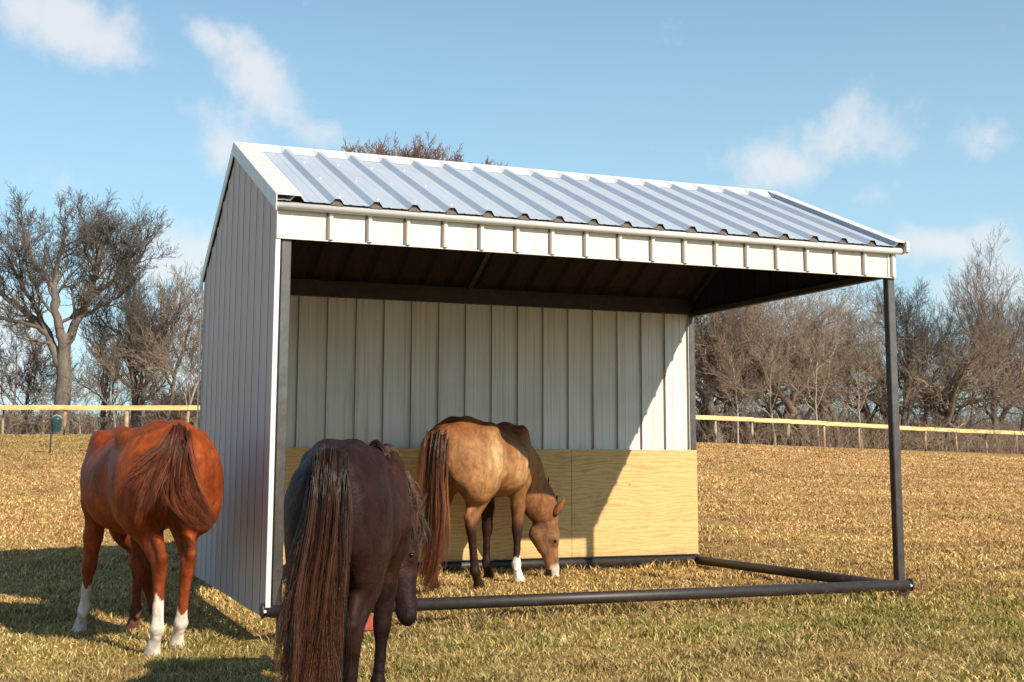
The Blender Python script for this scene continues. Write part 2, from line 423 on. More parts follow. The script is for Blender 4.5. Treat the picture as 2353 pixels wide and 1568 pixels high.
# rake trims: flat flashing on the roof edge, and a face down the gable
def rake(x_in, x_out, face, name, hz_, mat=M_trim):
    mb = MB(); th = .004
    for (ya, yb, nrm) in ((-.105, YA, n_up), (YA, D+.11, n_bk)):
        for (a_, b_, zo, zt_) in ((min(x_in, x_out), max(x_in, x_out), .043, .047), (face-.004, face+.004, -hz_, .0475)):
            vs = []
            for y in (ya, yb):
                z = roofz(y)
                for x in (a_, b_):
                    vs += [(x, y, z+zo), (x, y, z+zt_)]
            mb.add(vs, [(0, 1, 3, 2), (4, 6, 7, 5), (1, 5, 7, 3), (0, 2, 6, 4), (0, 4, 5, 1), (2, 3, 7, 6)])
    mb.build(name, mat, shed)
rake(-.028, .17, -.026, 'rake_trim', .075)
rake(W-.06, W+.07, W+.072, 'rake_trim', .06)
# end flare of the right rake
mb = MB(); mb.box(W+.045, W+.08, -.12, -.02, roofz(-.09)-.05, roofz(-.09)+.05, .004); mb.build('rake_end', M_trim, shed)
# screws on the roof
mb = MB()
for k in range(0, 18):
    x = .4078+.03+S*k+.075
    for y in (.15, .85, 1.5):
        z = roofz(y)
        if .2 < x < W-.1:
            mb = MB(); mb.tube([(x, y, z), (x, y+n_up.y*.012, z+.014)], [.012, .008], 6); mb.build('screw', M_trim, shed)
# posts
P = .075
def post(x, y, z0, z1):
    mb = MB(); mb.box(x-P/2, x+P/2, y-P/2, y+P/2, z0, z1, .006)
    o = mb.build('post', M_post, shed); return o
post(.042+P/2, .045, .10, H1+.2); post(W-P/2, .045, .10, H1+.1); post(W-P/2, D-.03-P/2+.05, .1, H3+.1); post(.042+P/2, D-.09, .1, H3)
# white corner trims at the left front and back
mb = MB(); mb.box(-.006, .030, -.008, .0, .14, H1-.001)
mb.build('corner_trim', M_trim, shed)
mb = MB(); mb.box(-.030, -.022, D-.04, D+.012, .06, HR-.04); mb.build('corner_trim', M_trim, shed)
mb = MB(); mb.box(W-.09, W-.002, -.020, -.0145, H1, H2); mb.build('fascia_corner', M_trim, shed)
# skid pipes
r = .047
def pipe(a, b_, name='skid_pipe'):
    mb = MB(); mb.tube([a, b_], [r, r], 18); return mb.build(name, M_steel, shed, True)
zc = .17-r
pipe((-.02, .03, zc), (W+.06, .03, zc)); pipe((W-.03, .0, zc-.015), (W-.03, D, zc-.045)); pipe((.075, .10, zc-.015), (.075, D, zc-.015)); pipe((.03, D-.06, zc-.035), (W, D-.06, zc-.035))
mb = MB()
for x in (-.022, W+.062):
    mb = MB(); mb.tube([(x-.006, .03, zc), (x+.006, .03, zc)], [r+.008, r+.008], 18); mb.build('pipe_flange', M_steel, shed)
for x in (-.010, W+.035):
    mb = MB(); mb.tube([(x, -.012, zc), (x, -.026, zc)], [.013, .011], 8); mb.build('bolt', M_trim, shed)
mb = MB(); mb.box(W-.07, W+.03, .0, .08, -.03, .09, .004); mb.build('foot_plate', M_steel, shed)
mb = MB(); mb.box(.09, .19, .0, .08, -.16, .09, .004); mb.build('foot_plate', M_steel, shed)
# frame members inside
def bar(x0, x1, y0, y1, z0, z1, name='rafter'):
    mb = MB(); mb.box(x0, x1, y0, y1, z0, z1, .003); mb.build(name, M_steel, shed)
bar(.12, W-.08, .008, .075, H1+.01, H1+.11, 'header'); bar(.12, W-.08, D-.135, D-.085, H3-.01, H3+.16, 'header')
bar(.12, W-.08, YA-.03, YA+.03, HA-.12, HA-.05, 'ridge_beam')
for x in (.08, W/2, W-.06):
    for (a_, b_) in ((.03, YA), (YA, D-.03)):
        mb = MB(); za, zb = roofz(a_)-.09, roofz(b_)-.09
        mb.add([(x+dx, y, z+dz) for (y, z) in ((a_, za), (b_, zb)) for (dx, dz) in ((-.025, 0), (.025, 0), (.025, .06), (-.025, .06))],
               [(0, 1, 2, 3), (7, 6, 5, 4), (0, 4, 5, 1), (1, 5, 6, 2), (2, 6, 7, 3), (3, 7, 4, 0)])
        mb.build('rafter', M_steel, shed)
bar(W-.075, W-.016, .09, D-.06, H1+.0, H1+.06, 'side_beam')
# plywood kickboard
zp0, zp1 = .150, 1.318
for (x0, x1) in ((.13, 1.578), (1.582, 4.018), (4.022, W-.03)):
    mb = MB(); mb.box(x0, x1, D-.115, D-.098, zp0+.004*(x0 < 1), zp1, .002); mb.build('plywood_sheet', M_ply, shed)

# ------------------------------------------------------------------ fence
fence = empty('pasture_fence', (0, 0, 0), label='long fence with one yellowish top rail on wooden posts, before the bare woods', cat='fence')
def fpt(px, dz=0.0):
    d, z = fence_at(px); x, y = at(px, float(d)); return x, y, float(terrain(x, y))+dz
posts_px = [-142, 0, 142, 285, 427, 572, 716, 860, 1000, 1130, 1255, 1370, 1475, 1562, 1648, 1733, 1817, 1898, 1980, 2057, 2133, 2204, 2273, 2343, 2410, 2475]
frd = random.Random(8)
for i, px in enumerate(posts_px):
    x, y, z = fpt(px); mb = MB(); rw = .085 if i == 3 else frd.uniform(.05, .065)
    mb.tube([(x, y, z-.2), (x+frd.uniform(-.02, .02), y, z+.5), (x+frd.uniform(-.03, .03), y, z+1.14)], [rw*1.05, rw, rw*.95], 8)
    mb.build('post', M_fpost, fence, True)
for i in range(len(posts_px)-1):
    a_, b_ = posts_px[i], posts_px[i+1]
    xa, ya, za = fpt(a_, 1.08+frd.uniform(-.012, .012)); xb, yb, zb = fpt(b_, 1.08+frd.uniform(-.012, .012))
    dv = Vector((xb-xa, yb-ya, zb-za)); nn_ = Vector((-dv.y, dv.x, 0)).normalized()
    if nn_.x*FX+nn_.y*FY > 0: nn_ = -nn_
    mb = MB(); vs = []
    for t in (0.001, .999):
        for (o_, h_) in ((.07, -.09), (.11, -.09), (.11, .09), (.07, .09)):
            p = Vector((xa, ya, za)) + dv*t + nn_*o_; vs.append((p.x, p.y, p.z+h_))
    mb.add(vs, [(0, 1, 2, 3), (7, 6, 5, 4), (0, 4, 5, 1), (1, 5, 6, 2), (2, 6, 7, 3), (3, 7, 4, 0)])
    mb.build('rail', M_fence, fence)

# feeder on a stake, left
fx, fy = at(112, 33.0); fz = float(terrain(fx, fy))
fe = empty('bucket_on_stake', (fx, fy, fz), label='dark green bucket on a thin stake in the left pasture', cat='bucket')
mb = MB(); mb.box(-.022, .022, -.022, .022, -.1, .92, .004); mb.build('stake', M_steel, fe)
mb = MB(); mb.tube([(.12, 0, .56), (.12, 0, .58), (.12, 0, .86), (.12, 0, .885), (.12, 0, .93)], [.10, .115, .135, .145, .06], 18); mb.build('bucket', M_green, fe, True)
mb = MB(); mb.tube([(.0, 0, .88), (.03, 0, .95), (.12, 0, .985), (.21, 0, .95), (.245, 0, .88)], [.008]*5, 6); mb.build('handle', M_trim, fe, True)
# red block by the skid
rbk = MB(); rbk.box(-.055, .055, -.05, .05, -.01, .095, .01)
for dx in (-.025, .025): rbk.box(dx-.012, dx+.012, -.02, .02, .093, .099, .002)
o = rbk.build('mineral_block', M_red); o.location = (.64, -.42, .02); o.rotation_euler = (0, 0, R(20))
tag(o, 'small red block lying on the grass beside the dark horse\'s foreleg', 'block')

# ------------------------------------------------------------------ bare trees
def tubes_mesh(lines, name, mat, parent):
    """lines: list of (points Nx3, radii N); one mesh of tapered tubes"""
    V = []; F = []; base = 0
    for pts, rad in lines:
        pts = np.asarray(pts); rad = np.asarray(rad); n = len(pts)
        k = 3 if rad[0] < .05 else (5 if rad[0] < .12 else 9)
        dd = np.gradient(pts, axis=0); dd /= (np.linalg.norm(dd, axis=1, keepdims=True)+1e-9)
        ref = np.array([.31, .77, .12]) if abs(dd[0, 2]) > .5 else np.array([0, 0, 1.])
        a = np.cross(dd, ref); a /= (np.linalg.norm(a, axis=1, keepdims=True)+1e-9); b_ = np.cross(dd, a)
        th = np.arange(k)*2*PI/k
        ring = pts[:, None, :] + rad[:, None, None]*(a[:, None, :]*np.cos(th)[None, :, None] + b_[:, None, :]*np.sin(th)[None, :, None])
        V.append(ring.reshape(-1, 3))
        i = (np.arange(n-1)*k)[:, None]; j = np.arange(k)[None, :]; j2 = (j+1) % k
        F.append(np.stack([i+j, i+j2, i+j2+k, i+j+k], -1).reshape(-1, 4)+base); base += n*k
    return mesh_obj(name, np.concatenate(V), np.concatenate(F), mat, parent, smooth=True)
def grow(seed, height, trunk_r, spread=.6, first=.3, gnarl=.32, up=.055, levels=4, dens=1.0, limbs=None, twig_r=.0085, lean=(0, 0), sub_len=(1.5, 3.0)):
    g = np.random.RandomState(seed); big = []; fine = []
    def branch(p, d, L, r, lv, r_end=None):
        n = max(4, int(4 + L*2.2)) if lv < 2 else (5 if lv == 2 else 4)
        pts = [p.copy()]; rad = [r]; step = L/n; dcur = d/np.linalg.norm(d)
        re = r*.28 if r_end is None else r_end
        wob = gnarl*(.45 if lv == 0 else 1.0)
        for i in range(n):
            dcur = dcur + g.normal(0, wob, 3)*(.55 if lv < 2 else .5) + np.array([0, 0, up*(1.2 if lv else .5)])
            dcur /= np.linalg.norm(dcur)
            p = p + dcur*step; pts.append(p.copy()); rad.append(max(twig_r*.6, r + (re-r)*((i+1)/n)))
        (big if lv <= 1 else fine).append((np.array(pts), np.array(rad)))
        if lv >= levels: return
        cnt = [0, 0, 0, 0, 0]
        m_ = {0: int(8+height*.5), 1: int(7*dens+L*1.1), 2: int(5*dens+L*1.3), 3: int(3.4*dens+L*1.2)}[lv] if lv < 4 else 0
        for c in range(m_):
            t = (first if lv == 0 else .22) + (1-(first if lv == 0 else .22))*(c+g.rand())/m_
            k = min(int(t*n), n-1); fr = t*n-k
            q = pts[k]*(1-fr) + pts[k+1]*fr; rq = rad[k]*(1-fr)+rad[k+1]*fr
            dl = pts[k+1]-pts[k]; dl /= np.linalg.norm(dl)
            rv = g.normal(0, 1, 3); rv -= dl*rv.dot(dl); rv /= np.linalg.norm(rv)
            ang = g.uniform(.45, 1.0)*(spread/.6) * (1.1 if lv == 0 else .9)
            nd = dl*math.cos(ang) + rv*math.sin(ang)
            nl = L*g.uniform(.42, .70)*((1.05-.45*t) if lv == 0 else (1.0-.35*t))
            branch(q, nd, nl, max(twig_r, min(rq*.62, r*.5)), lv+1)
        if lv > 0:                                # the tip forks on
            branch(pts[-1], dcur + g.normal(0, .25, 3), L*.45, max(twig_r, rad[-1]), lv+1)
    if limbs is None:
        branch(np.zeros(3)-np.array([0, 0, .3]), np.array([lean[0], lean[1], 1.0]), height*.80, trunk_r, 0, trunk_r*.18)
    else:
        for (pl, rr_, lv, sub) in limbs:          # given main limbs: polyline, radii, and how many side limbs grow from it
            pl = np.array(pl, float); tt = np.linspace(0, 1, len(pl)); t2 = np.linspace(0, 1, len(pl)*4)
            P_ = np.stack([np.interp(t2, tt, pl[:, k]) for k in range(3)], 1); P_[1:-1] = (P_[:-2]+P_[1:-1]*2+P_[2:])/4
            P_[1:] += g.normal(0, .03, P_[1:].shape)
            rr2 = np.interp(t2, tt, np.linspace(rr_[0], rr_[1], len(pl)))
            big.append((P_, rr2))
            for c in range(sub):
                t = .18 + .82*(c+g.rand())/sub; k = min(int(t*(len(P_)-1)), len(P_)-2)
                dl = P_[k+1]-P_[k]; dl /= np.linalg.norm(dl)
                rv = g.normal(0, 1, 3); rv -= dl*rv.dot(dl); rv /= np.linalg.norm(rv)
                ang = g.uniform(.4, 1.0); nd = dl*math.cos(ang)+rv*math.sin(ang)+np.array([0, 0, .25])
                branch(P_[k], nd, g.uniform(*sub_len)*(1.1-.4*t), max(.03, rr2[k]*.5), 1)
            if sub: branch(P_[-1], P_[-1]-P_[-3], sub_len[0]*1.05, rr_[1], 1)
    return big, fine
def make_tree(name, label, group, px, d, gr, mats, rz=0.0, dz=-.1):
    x, y = at(px, d); z = float(terrain(x, y))+dz
    t = empty(name, (x, y, z), rz, label=label, cat='tree')
    if group: t['group'] = group
    big, fine = gr
    tubes_mesh(big, 'trunk', mats[0], t)
    if fine: tubes_mesh(fine, 'branches', mats[1], t)
    return t
def copy_tree(src, label, px, d, s, rz, group):
    x, y = at(px, d); z = float(terrain(x, y))-.1
    t = src.copy(); C.objects.link(t); t.location = (x, y, z); t.rotation_euler = (0, 0, rz); t.scale = (s*1.0, s*1.0, s)
    t['label'] = label; t['group'] = group
    for ch in list(src.children):
        c = ch.copy(); C.objects.link(c); c.parent = t
    return t

# the big spreading tree on the left (local x = picture right, since it is turned to face the viewer)
B = [([(0, 0, -.4), (.02, 0, 1.2), (0, .05, 3.0), (-.1, 0, 4.6)], (.42, .27), 0, 0),
     ([(-.1, 0, 3.6), (.25, .3, 5.0), (.9, .2, 6.3), (1.35, -.2, 7.4), (1.5, -.3, 8.6)], (.24, .10), 1, 10),
     ([(-.1, 0, 4.3), (-.45, -.3, 5.6), (-.5, -.4, 7.2), (-.3, -.2, 8.8)], (.22, .08), 1, 12),
     ([(-.15, 0, 3.2), (-.9, .3, 4.6), (-1.9, .5, 5.6), (-2.9, .4, 6.3), (-3.6, .2, 7.0)], (.22, .08), 1, 11),
     ([(1.0, .2, 6.4), (1.9, .1, 7.0), (2.7, .0, 7.6), (3.3, .0, 8.3)], (.13, .05), 1, 10),
     ([(1.3, -.2, 7.2), (1.1, .5, 8.4), (.8, .6, 9.3)], (.11, .05), 1, 8),
     ([(-.5, -.4, 6.6), (-1.4, -.6, 7.8), (-1.9, -.4, 8.9)], (.11, .05), 1, 9),
     ([(-1.2, .4, 4.9), (-2.2, -.4, 5.2), (-3.4, -.8, 5.3), (-4.2, -.6, 5.9)], (.11, .05), 1, 8),
     ([(-.9, .3, 4.8), (-2.3, .3, 7.0), (-3.0, .1, 8.4)], (.12, .05), 1, 9), ([(.25, .3, 5.2), (1.4, .6, 6.0), (2.3, .5, 6.5)], (.10, .05), 1, 6)]
t = make_tree('bare_tree', 'tallest bare tree on the left, with a thick forked trunk and a wide dark crown', None, 135, 58,
              grow(11, 9, .4, limbs=B, gnarl=.38, up=.07, dens=.95, twig_r=.010), (M_bark[0], M_twig[0]), rz=-YAW)
def single(px, d, h, seed, label, bark=0, twig=0, name='bare_tree', group=None, **k):
    group = group or ('bare trees on the left' if px < 480 else ('tree tops above the roof' if px < 1200 else 'bare trees of the wood on the right'))
    return make_tree(name, label, group, px, d, grow(seed, h, k.pop('r', .02*h+.02), **k), (M_bark[bark], M_twig[twig]), rz=-YAW)
single(310, 60, 8.2, 21, 'bushy dark bare tree just right of the tallest left tree', 0, 0, r=.24, spread=.62, first=.12, gnarl=.28, dens=1.35, up=.12)
single(232, 62, 6.0, 22, 'low dark bare tree between the two largest trees on the left', 0, 0, r=.13, spread=.62, first=.10, dens=1.1, up=.08)
single(372, 59, 7.2, 23, 'brownish bare tree third from the shelter wall on the left', 0, 1, r=.13, spread=.55, first=.2, dens=1.1)
single(420, 57, 6.7, 24, 'slim pale-trunked bare tree leaning near the shelter\'s left wall', 2, 1, r=.07, spread=.5, first=.2, lean=(.05, 0))
single(452, 63, 6.0, 25, 'bare tree nearest the left edge of the shelter', 0, 0, r=.10, spread=.6, first=.15)
single(52, 62, 5.0, 26, 'small thin bare tree left of the tallest left tree', 0, 1, r=.08, spread=.65, first=.2, gnarl=.3)
single(12, 60, 5.6, 27, 'bare tree at the very left edge of the picture', 0, 0, r=.10, spread=.65, first=.2, gnarl=.3)
single(92, 61, 4.2, 28, 'slender sapling close on the left of the tallest left tree', 2, 1, r=.06, spread=.6, first=.2)
single(262, 57.5, 4.8, 29, 'pale slender sapling in front of the bushy dark tree', 2, 1, r=.06, spread=.55, first=.25, dens=.7)
single(180, 58, 4.0, 30, 'short pale sapling beside the thick forked trunk', 2, 1, r=.05, spread=.6, first=.25, dens=.7)
single(340, 66, 5.4, 31, 'bare tree behind the bushy dark tree', 0, 1, r=.10, first=.15)
# tree tops above the roof
T1 = [([(0, 0, -.4), (.1, 0, 5), (0, 0, 9.0)], (.34, .22), 0, 0), ([(0, 0, 8.6), (-.9, 0, 10.6), (-1.5, 0, 11.2)], (.16, .06), 1, 11), ([(0, 0, 9), (-.5, .3, 11), (-.6, .4, 11.6)], (.15, .06), 1, 9),
      ([(0, 0, 9), (.3, -.3, 11), (.4, -.3, 11.5)], (.15, .06), 1, 9), ([(0, 0, 8.8), (.9, 0, 10.8), (1.4, 0, 11.3)], (.15, .06), 1, 9), ([(.5, 0, 10), (1.3, .3, 10.8), (2.0, .3, 11.0)], (.10, .05), 1, 8)]
make_tree('bare_tree', 'tall bare tree whose rust-brown top shows above the roof ridge', 'tree tops above the roof', 893, 56.5, grow(41, 12, .3, limbs=T1, sub_len=(1.3, 2.4), dens=1.1, twig_r=.012), (M_bark[1], M_twig[2]), rz=-YAW)
T2 = [([(0, 0, -.4), (.1, 0, 5), (0, 0, 9.5)], (.28, .16), 0, 0), ([(0, 0, 9.2), (-.3, 0, 10.7), (-.4, 0, 11.3)], (.12, .05), 1, 8), ([(0, 0, 9.4), (.5, .2, 10.6), (.6, .2, 11.2)], (.12, .05), 1, 8)]
make_tree('bare_tree', 'bare tree showing only a small grey twig tuft above the roof', 'tree tops above the roof', 1068, 56, grow(43, 12, .3, limbs=T2, sub_len=(1.0, 1.6), dens=1.1, twig_r=.012), (M_bark[0], M_twig[1]), rz=-YAW)

# the wood on the right
single(2300, 76, 10.8, 51, 'tall open-crowned bare tree at the right edge with a straight trunk', 0, 1, r=.25, spread=.5, first=.35, gnarl=.25, lean=(-.03, 0))
single(2352, 80, 10.3, 52, 'tall bare tree cut by the right edge of the picture', 0, 1, r=.22, spread=.5, first=.35)
single(1652, 66, 9.2, 53, 'thick dark-trunked tree just right of the shelter\'s rear post', 0, 1, r=.33, spread=.85, first=.2, gnarl=.36, dens=1.15, up=.05)
single(1735, 68, 10.2, 54, 'bare tree with a long limb slanting up to the right, second from the rear post', 0, 1, r=.22, spread=.7, first=.25, gnarl=.34, dens=1.1)
single(2092, 74, 9.6, 55, 'dark fan-shaped bare tree just right of the shelter\'s front right post', 0, 0, r=.24, spread=.55, first=.15, dens=1.35, up=.06, lean=(.03, 0))
GW = 'bare trees of the wood on the right'
protos = [grow(61, 9.5, .25, spread=.66, first=.25, gnarl=.38, dens=.72), grow(62, 8.8, .21, spread=.76, first=.18, gnarl=.42, dens=.8),
          grow(63, 9.8, .17, spread=.55, first=.3, gnarl=.34, dens=.7), grow(64, 7.6, .28, spread=.84, first=.22, gnarl=.44, dens=.85),
          grow(65, 6.5, .07, spread=.55, first=.28, gnarl=.3, dens=.8)]
trng = random.Random(31)
wood = []
for (px, d, k, s) in [(1612, 72, 1, 1.05), (1625, 80, 0, 1.1), (1690, 74, 3, 1.1), (1700, 64, 4, .95), (1765, 78, 0, 1.05), (1785, 66, 4, 1.1), (1802, 72, 1, 1.08),
                      (1858, 70, 3, 1.15), (1885, 67, 4, 1.2), (1905, 76, 0, 1.08), (1935, 72, 1, 1.06), (1985, 72, 4, 1.2),
                      (2005, 76, 0, 1.02), (2052, 74, 1, 1.0), (2118, 82, 2, 1.12), (2135, 75, 3, 1.08), (2160, 84, 0, 1.15), (2178, 76, 1, .93),
                      (2200, 82, 2, 1.0), (2222, 77, 4, 1.2), (2262, 78, 3, .95), (2372, 82, 3, 1.0), (2420, 84, 0, 1.0),
                      (1640, 90, 2, 1.1), (1820, 92, 3, 1.1), (2090, 96, 3, 1.1), (2180, 98, 2, 1.05),
                      (1590, 78, 3, 1.0), (1540, 74, 0, 1.0), (1480, 72, 1, 1.0), (1400, 70, 3, 1.0), (1300, 70, 0, 1.0), (1180, 68, 1, 1.0)]:
    wood.append((px, d, k, s))
looks = ['grey-brown tree', 'bushy tree', 'slim upright tree', 'gnarled tree', 'pale sapling']
first_of = {}
def where(px, d):
    deep = 'at the front of' if d < 70 else ('inside' if d < 79 else ('deep in' if d < 88 else 'at the back of'))
    if px < 1600: return f'{deep} the wood hidden behind the shelter'
    marks = [(1690, 'beside the shelter\'s rear right post'), (1790, 'left of the open side\'s middle'), (1880, 'at the middle of the open side'),
             (1975, 'right of the open side\'s middle'), (2060, 'just left of the front right post'), (2150, 'just right of the front right post'),
             (2235, 'between front right post and right edge'), (2600, 'near the right edge of the picture')]
    for lim, s_ in marks:
        if px < lim: return f'{deep} the wood, {s_}'
used = {}
for i, (px, d, k, s) in enumerate(wood):
    lab = f'{looks[k]} {where(px, d)}'
    used[lab] = used.get(lab, 0)+1
    if used[lab] > 1: lab = f'{looks[k]} {"right-hand one" if used[lab] == 2 else "rightmost one"}, {where(px, d)}'
    if k not in first_of:
        mts = [(M_bark[0], M_twig[1]), (M_bark[1], M_twig[1]), (M_bark[0], M_twig[0]), (M_bark[1], M_twig[1]), (M_bark[2], M_twig[1])][k]
        t = make_tree('bare_tree', lab, GW, px, d, protos[k], mts, rz=trng.uniform(0, 6.28)); t.scale = (s, s, s); first_of[k] = t
    else:
        copy_tree(first_of[k], lab, px, d, s, trng.uniform(0, 6.28), GW)

# undergrowth: a thicket of thin stems along the foot of the wood (nobody could count it)
def thicket(name, spans, n, mat, seed, hmin, hmax):
    g = np.random.RandomState(seed); lines = []
    for _ in range(n):
        p0, p1, d0, d1, hh = spans[g.randint(len(spans))]
        px = g.uniform(p0, p1); d = g.uniform(d0, d1)
        x, y = at(px, d); z = float(terrain(x, y))
        h = g.uniform(hmin, hmax)*hh; dirv_ = np.array([g.normal(0, .35), g.normal(0, .35), 1.0])
        pts = [np.array([x, y, z-.05])]; 
        for k in range(4):
            dirv_ = dirv_ + g.normal(0, .28, 3); dirv_[2] = abs(dirv_[2])
            pts.append(pts[-1] + dirv_/np.linalg.norm(dirv_)*h/4)
        r0 = g.uniform(.006, .022); lines.append((np.array(pts), np.linspace(r0, .007, 5)))
        for q in range(g.randint(3, 7)):
            k = g.randint(1, 4); dd = g.normal(0, 1, 3)+np.array([0, 0, .6]); dd /= np.linalg.norm(dd); l_ = h*g.uniform(.15, .4)
            mid = pts[k]+dd*l_*.5+g.normal(0, .05, 3)
            lines.append((np.array([pts[k], mid, mid+(dd+g.normal(0, .3, 3))*l_*.5]), np.array([.010, .009, .006])))
    o = tubes_mesh(lines, name, mat, None); tag(o, kind='stuff'); return o
tag(thicket('undergrowth', [(1560, 2480, 61, 100, 1.0), (1560, 2480, 74, 110, 1.5), (2000, 2480, 72, 90, 1.0), (1560, 2480, 84, 112, 2.4)], 7000, M_twig[1], 5, 1.0, 2.1),
    'dense brown undergrowth of thin stems along the foot of the right-hand wood', 'undergrowth')
tag(thicket('undergrowth', [(-160, 480, 57, 78, .9), (395, 480, 60, 68, 1.5), (-160, 480, 70, 90, 1.1), (480, 1560, 60, 90, 1.5)], 3800, M_twig[1], 6, 1.0, 2.1),
    'brown brush along the foot of the trees on the left', 'undergrowth')

# ------------------------------------------------------------------ grass
def grass(seed):
    g = np.random.RandomState(seed)
    N = 900000
    # depth density falls with distance; columns spread over the picture with a margin
    u = g.rand(N); d = 6.0*np.power(56.0/6.0, np.power(u, 1.25)); px = g.uniform(-160, 2520, N)
    l = (px-1182)/2995*d
    x = CX+FX*d+RX*l; y = CY+FY*d+RY*l
    # clumping
    def vn(x, y, s, k):
        r_ = np.random.RandomState(k); G = r_.rand(128, 128)
        X = x*s; Y = y*s; xi = np.floor(X).astype(int); yi = np.floor(Y).astype(int); fx_ = X-xi; fy_ = Y-yi
        fx_ = fx_*fx_*(3-2*fx_); fy_ = fy_*fy_*(3-2*fy_)
        q = lambda a, b_: G[a % 128, b_ % 128]
        return (q(xi, yi)*(1-fx_)+q(xi+1, yi)*fx_)*(1-fy_) + (q(xi, yi+1)*(1-fx_)+q(xi+1, yi+1)*fx_)*fy_
    c1 = vn(x, y, 9.0, 1); c2 = vn(x, y, 3.1, 2); c3 = vn(x, y, .8, 3)
    keep = g.rand(N) < np.clip(.15 + 1.5*(c1*.55+c2*.45-.2), .08, 1)
    keep &= ~((x > -.06) & (x < .0) & (y > 0) & (y < D))
    x, y, d, c1, c2, c3 = (a[keep] for a in (x, y, d, c1, c2, c3)); n = len(x); z = terrain(x, y)
    h = (.018 + .042*g.rand(n)**1.5)*(.5+.9*c2); edge = ((np.abs(y) < .16) & (x > 0) & (x < W)) | ((np.abs(y-D) < .2) & (x > 0) & (x < W)); h = np.where(edge, h*1.75, h)
    az = g.rand(n)*2*PI; lean = g.uniform(.3, 1.5, n)*h; wdt = g.uniform(.0020, .0050, n)*np.clip(d/9, .9, 5.5)
    fa = np.where(d > 18, -YAW+g.normal(0, .5, n), g.rand(n)*2*PI)
    sx, sy = np.cos(fa)*wdt, np.sin(fa)*wdt; lx, ly = np.cos(az)*lean, np.sin(az)*lean
    z0 = z-.006
    v = np.stack([np.stack([x-sx, y-sy, z0], -1), np.stack([x+sx, y+sy, z0], -1),
                  np.stack([x+lx*.35+sx*.8, y+ly*.35+sy*.8, z0+h*.65], -1), np.stack([x+lx*.35-sx*.8, y+ly*.35-sy*.8, z0+h*.65], -1),
                  np.stack([x+lx, y+ly, z0+h*.98], -1)], 1)
    i = np.arange(n)*5
    f = np.concatenate([np.stack([i, i+1, i+2], -1), np.stack([i, i+2, i+3], -1), np.stack([i+3, i+2, i+4], -1)])
    straw = np.array([.86, .59, .26]); tan = np.array([.63, .405, .18]); brn = np.array([.25, .13, .06]); grn = np.array([.30, .275, .07]); pale = np.array([.95, .76, .38])
    r1 = g.rand(n)[:, None]; col = tan*(1-r1)+straw*r1
    m_ = g.rand(n) < .34; col[m_] = brn
    m_ = g.rand(n) < .10; col[m_] = pale
    # green patches: along the skid, at the right front and by the left wall
    l_ = (x-CX)*RX+(y-CY)*RY; gp_ = .05 + .26*(c3 > .60) + .20*np.clip((13-d)/6, 0, 1) + .45*np.exp(-((x-5.0)**2/5+(y+1.2)**2/1.4)) + .5*np.exp(-((x+.1)**2/.3+(y+.1)**2/.3)) + .25*np.exp(-((x-1.2)**2/1+(y+.5)**2/.03))
    m_ = g.rand(n) < gp_*(.55+.5*c2); col[m_] = grn*(.7+.6*g.rand(m_.sum())[:, None])
    c4 = vn(x*.7+3, y*1.6, .9, 4); c5 = vn(x, y, .33, 5)
    fd = np.clip((d-12)/20, 0, 1)[:, None]*.5
    col = col*(1-fd) + np.array([.60, .39, .21])*fd
    dk_ = (np.clip((c4-.58)*4, 0, 1)*(.25+.75*(c1 > .45)))[:, None]*.6
    col = col*(1-dk_) + np.array([.26, .15, .075])*dk_
    ol = (np.clip((34-l_*-1-0)/1, 0, 0) if False else np.clip((-l_-8)/6, 0, 1)*np.clip((d-26)/10, 0, 1))[:, None]*.6
    col = col*(1-ol) + np.array([.30, .27, .10])*ol
    nf = np.clip((d-9)/9, 0, 1)[:, None]; col = col*(np.array([.80, .86, .80])*(1-nf)+np.array([1.0, .93, .86])*nf)*(.70+.56*g.rand(n)[:, None])*(.80+.34*c3[:, None])*(.80+.26*c5[:, None])
    colv = np.repeat(col, 5, axis=0)
    o = mesh_obj('grass', v.reshape(-1, 3), f, M_grass, col=colv)
    tag(o, 'short dry straw-coloured grass with green patches, covering the pasture', 'grass', kind='stuff')
grass(3)

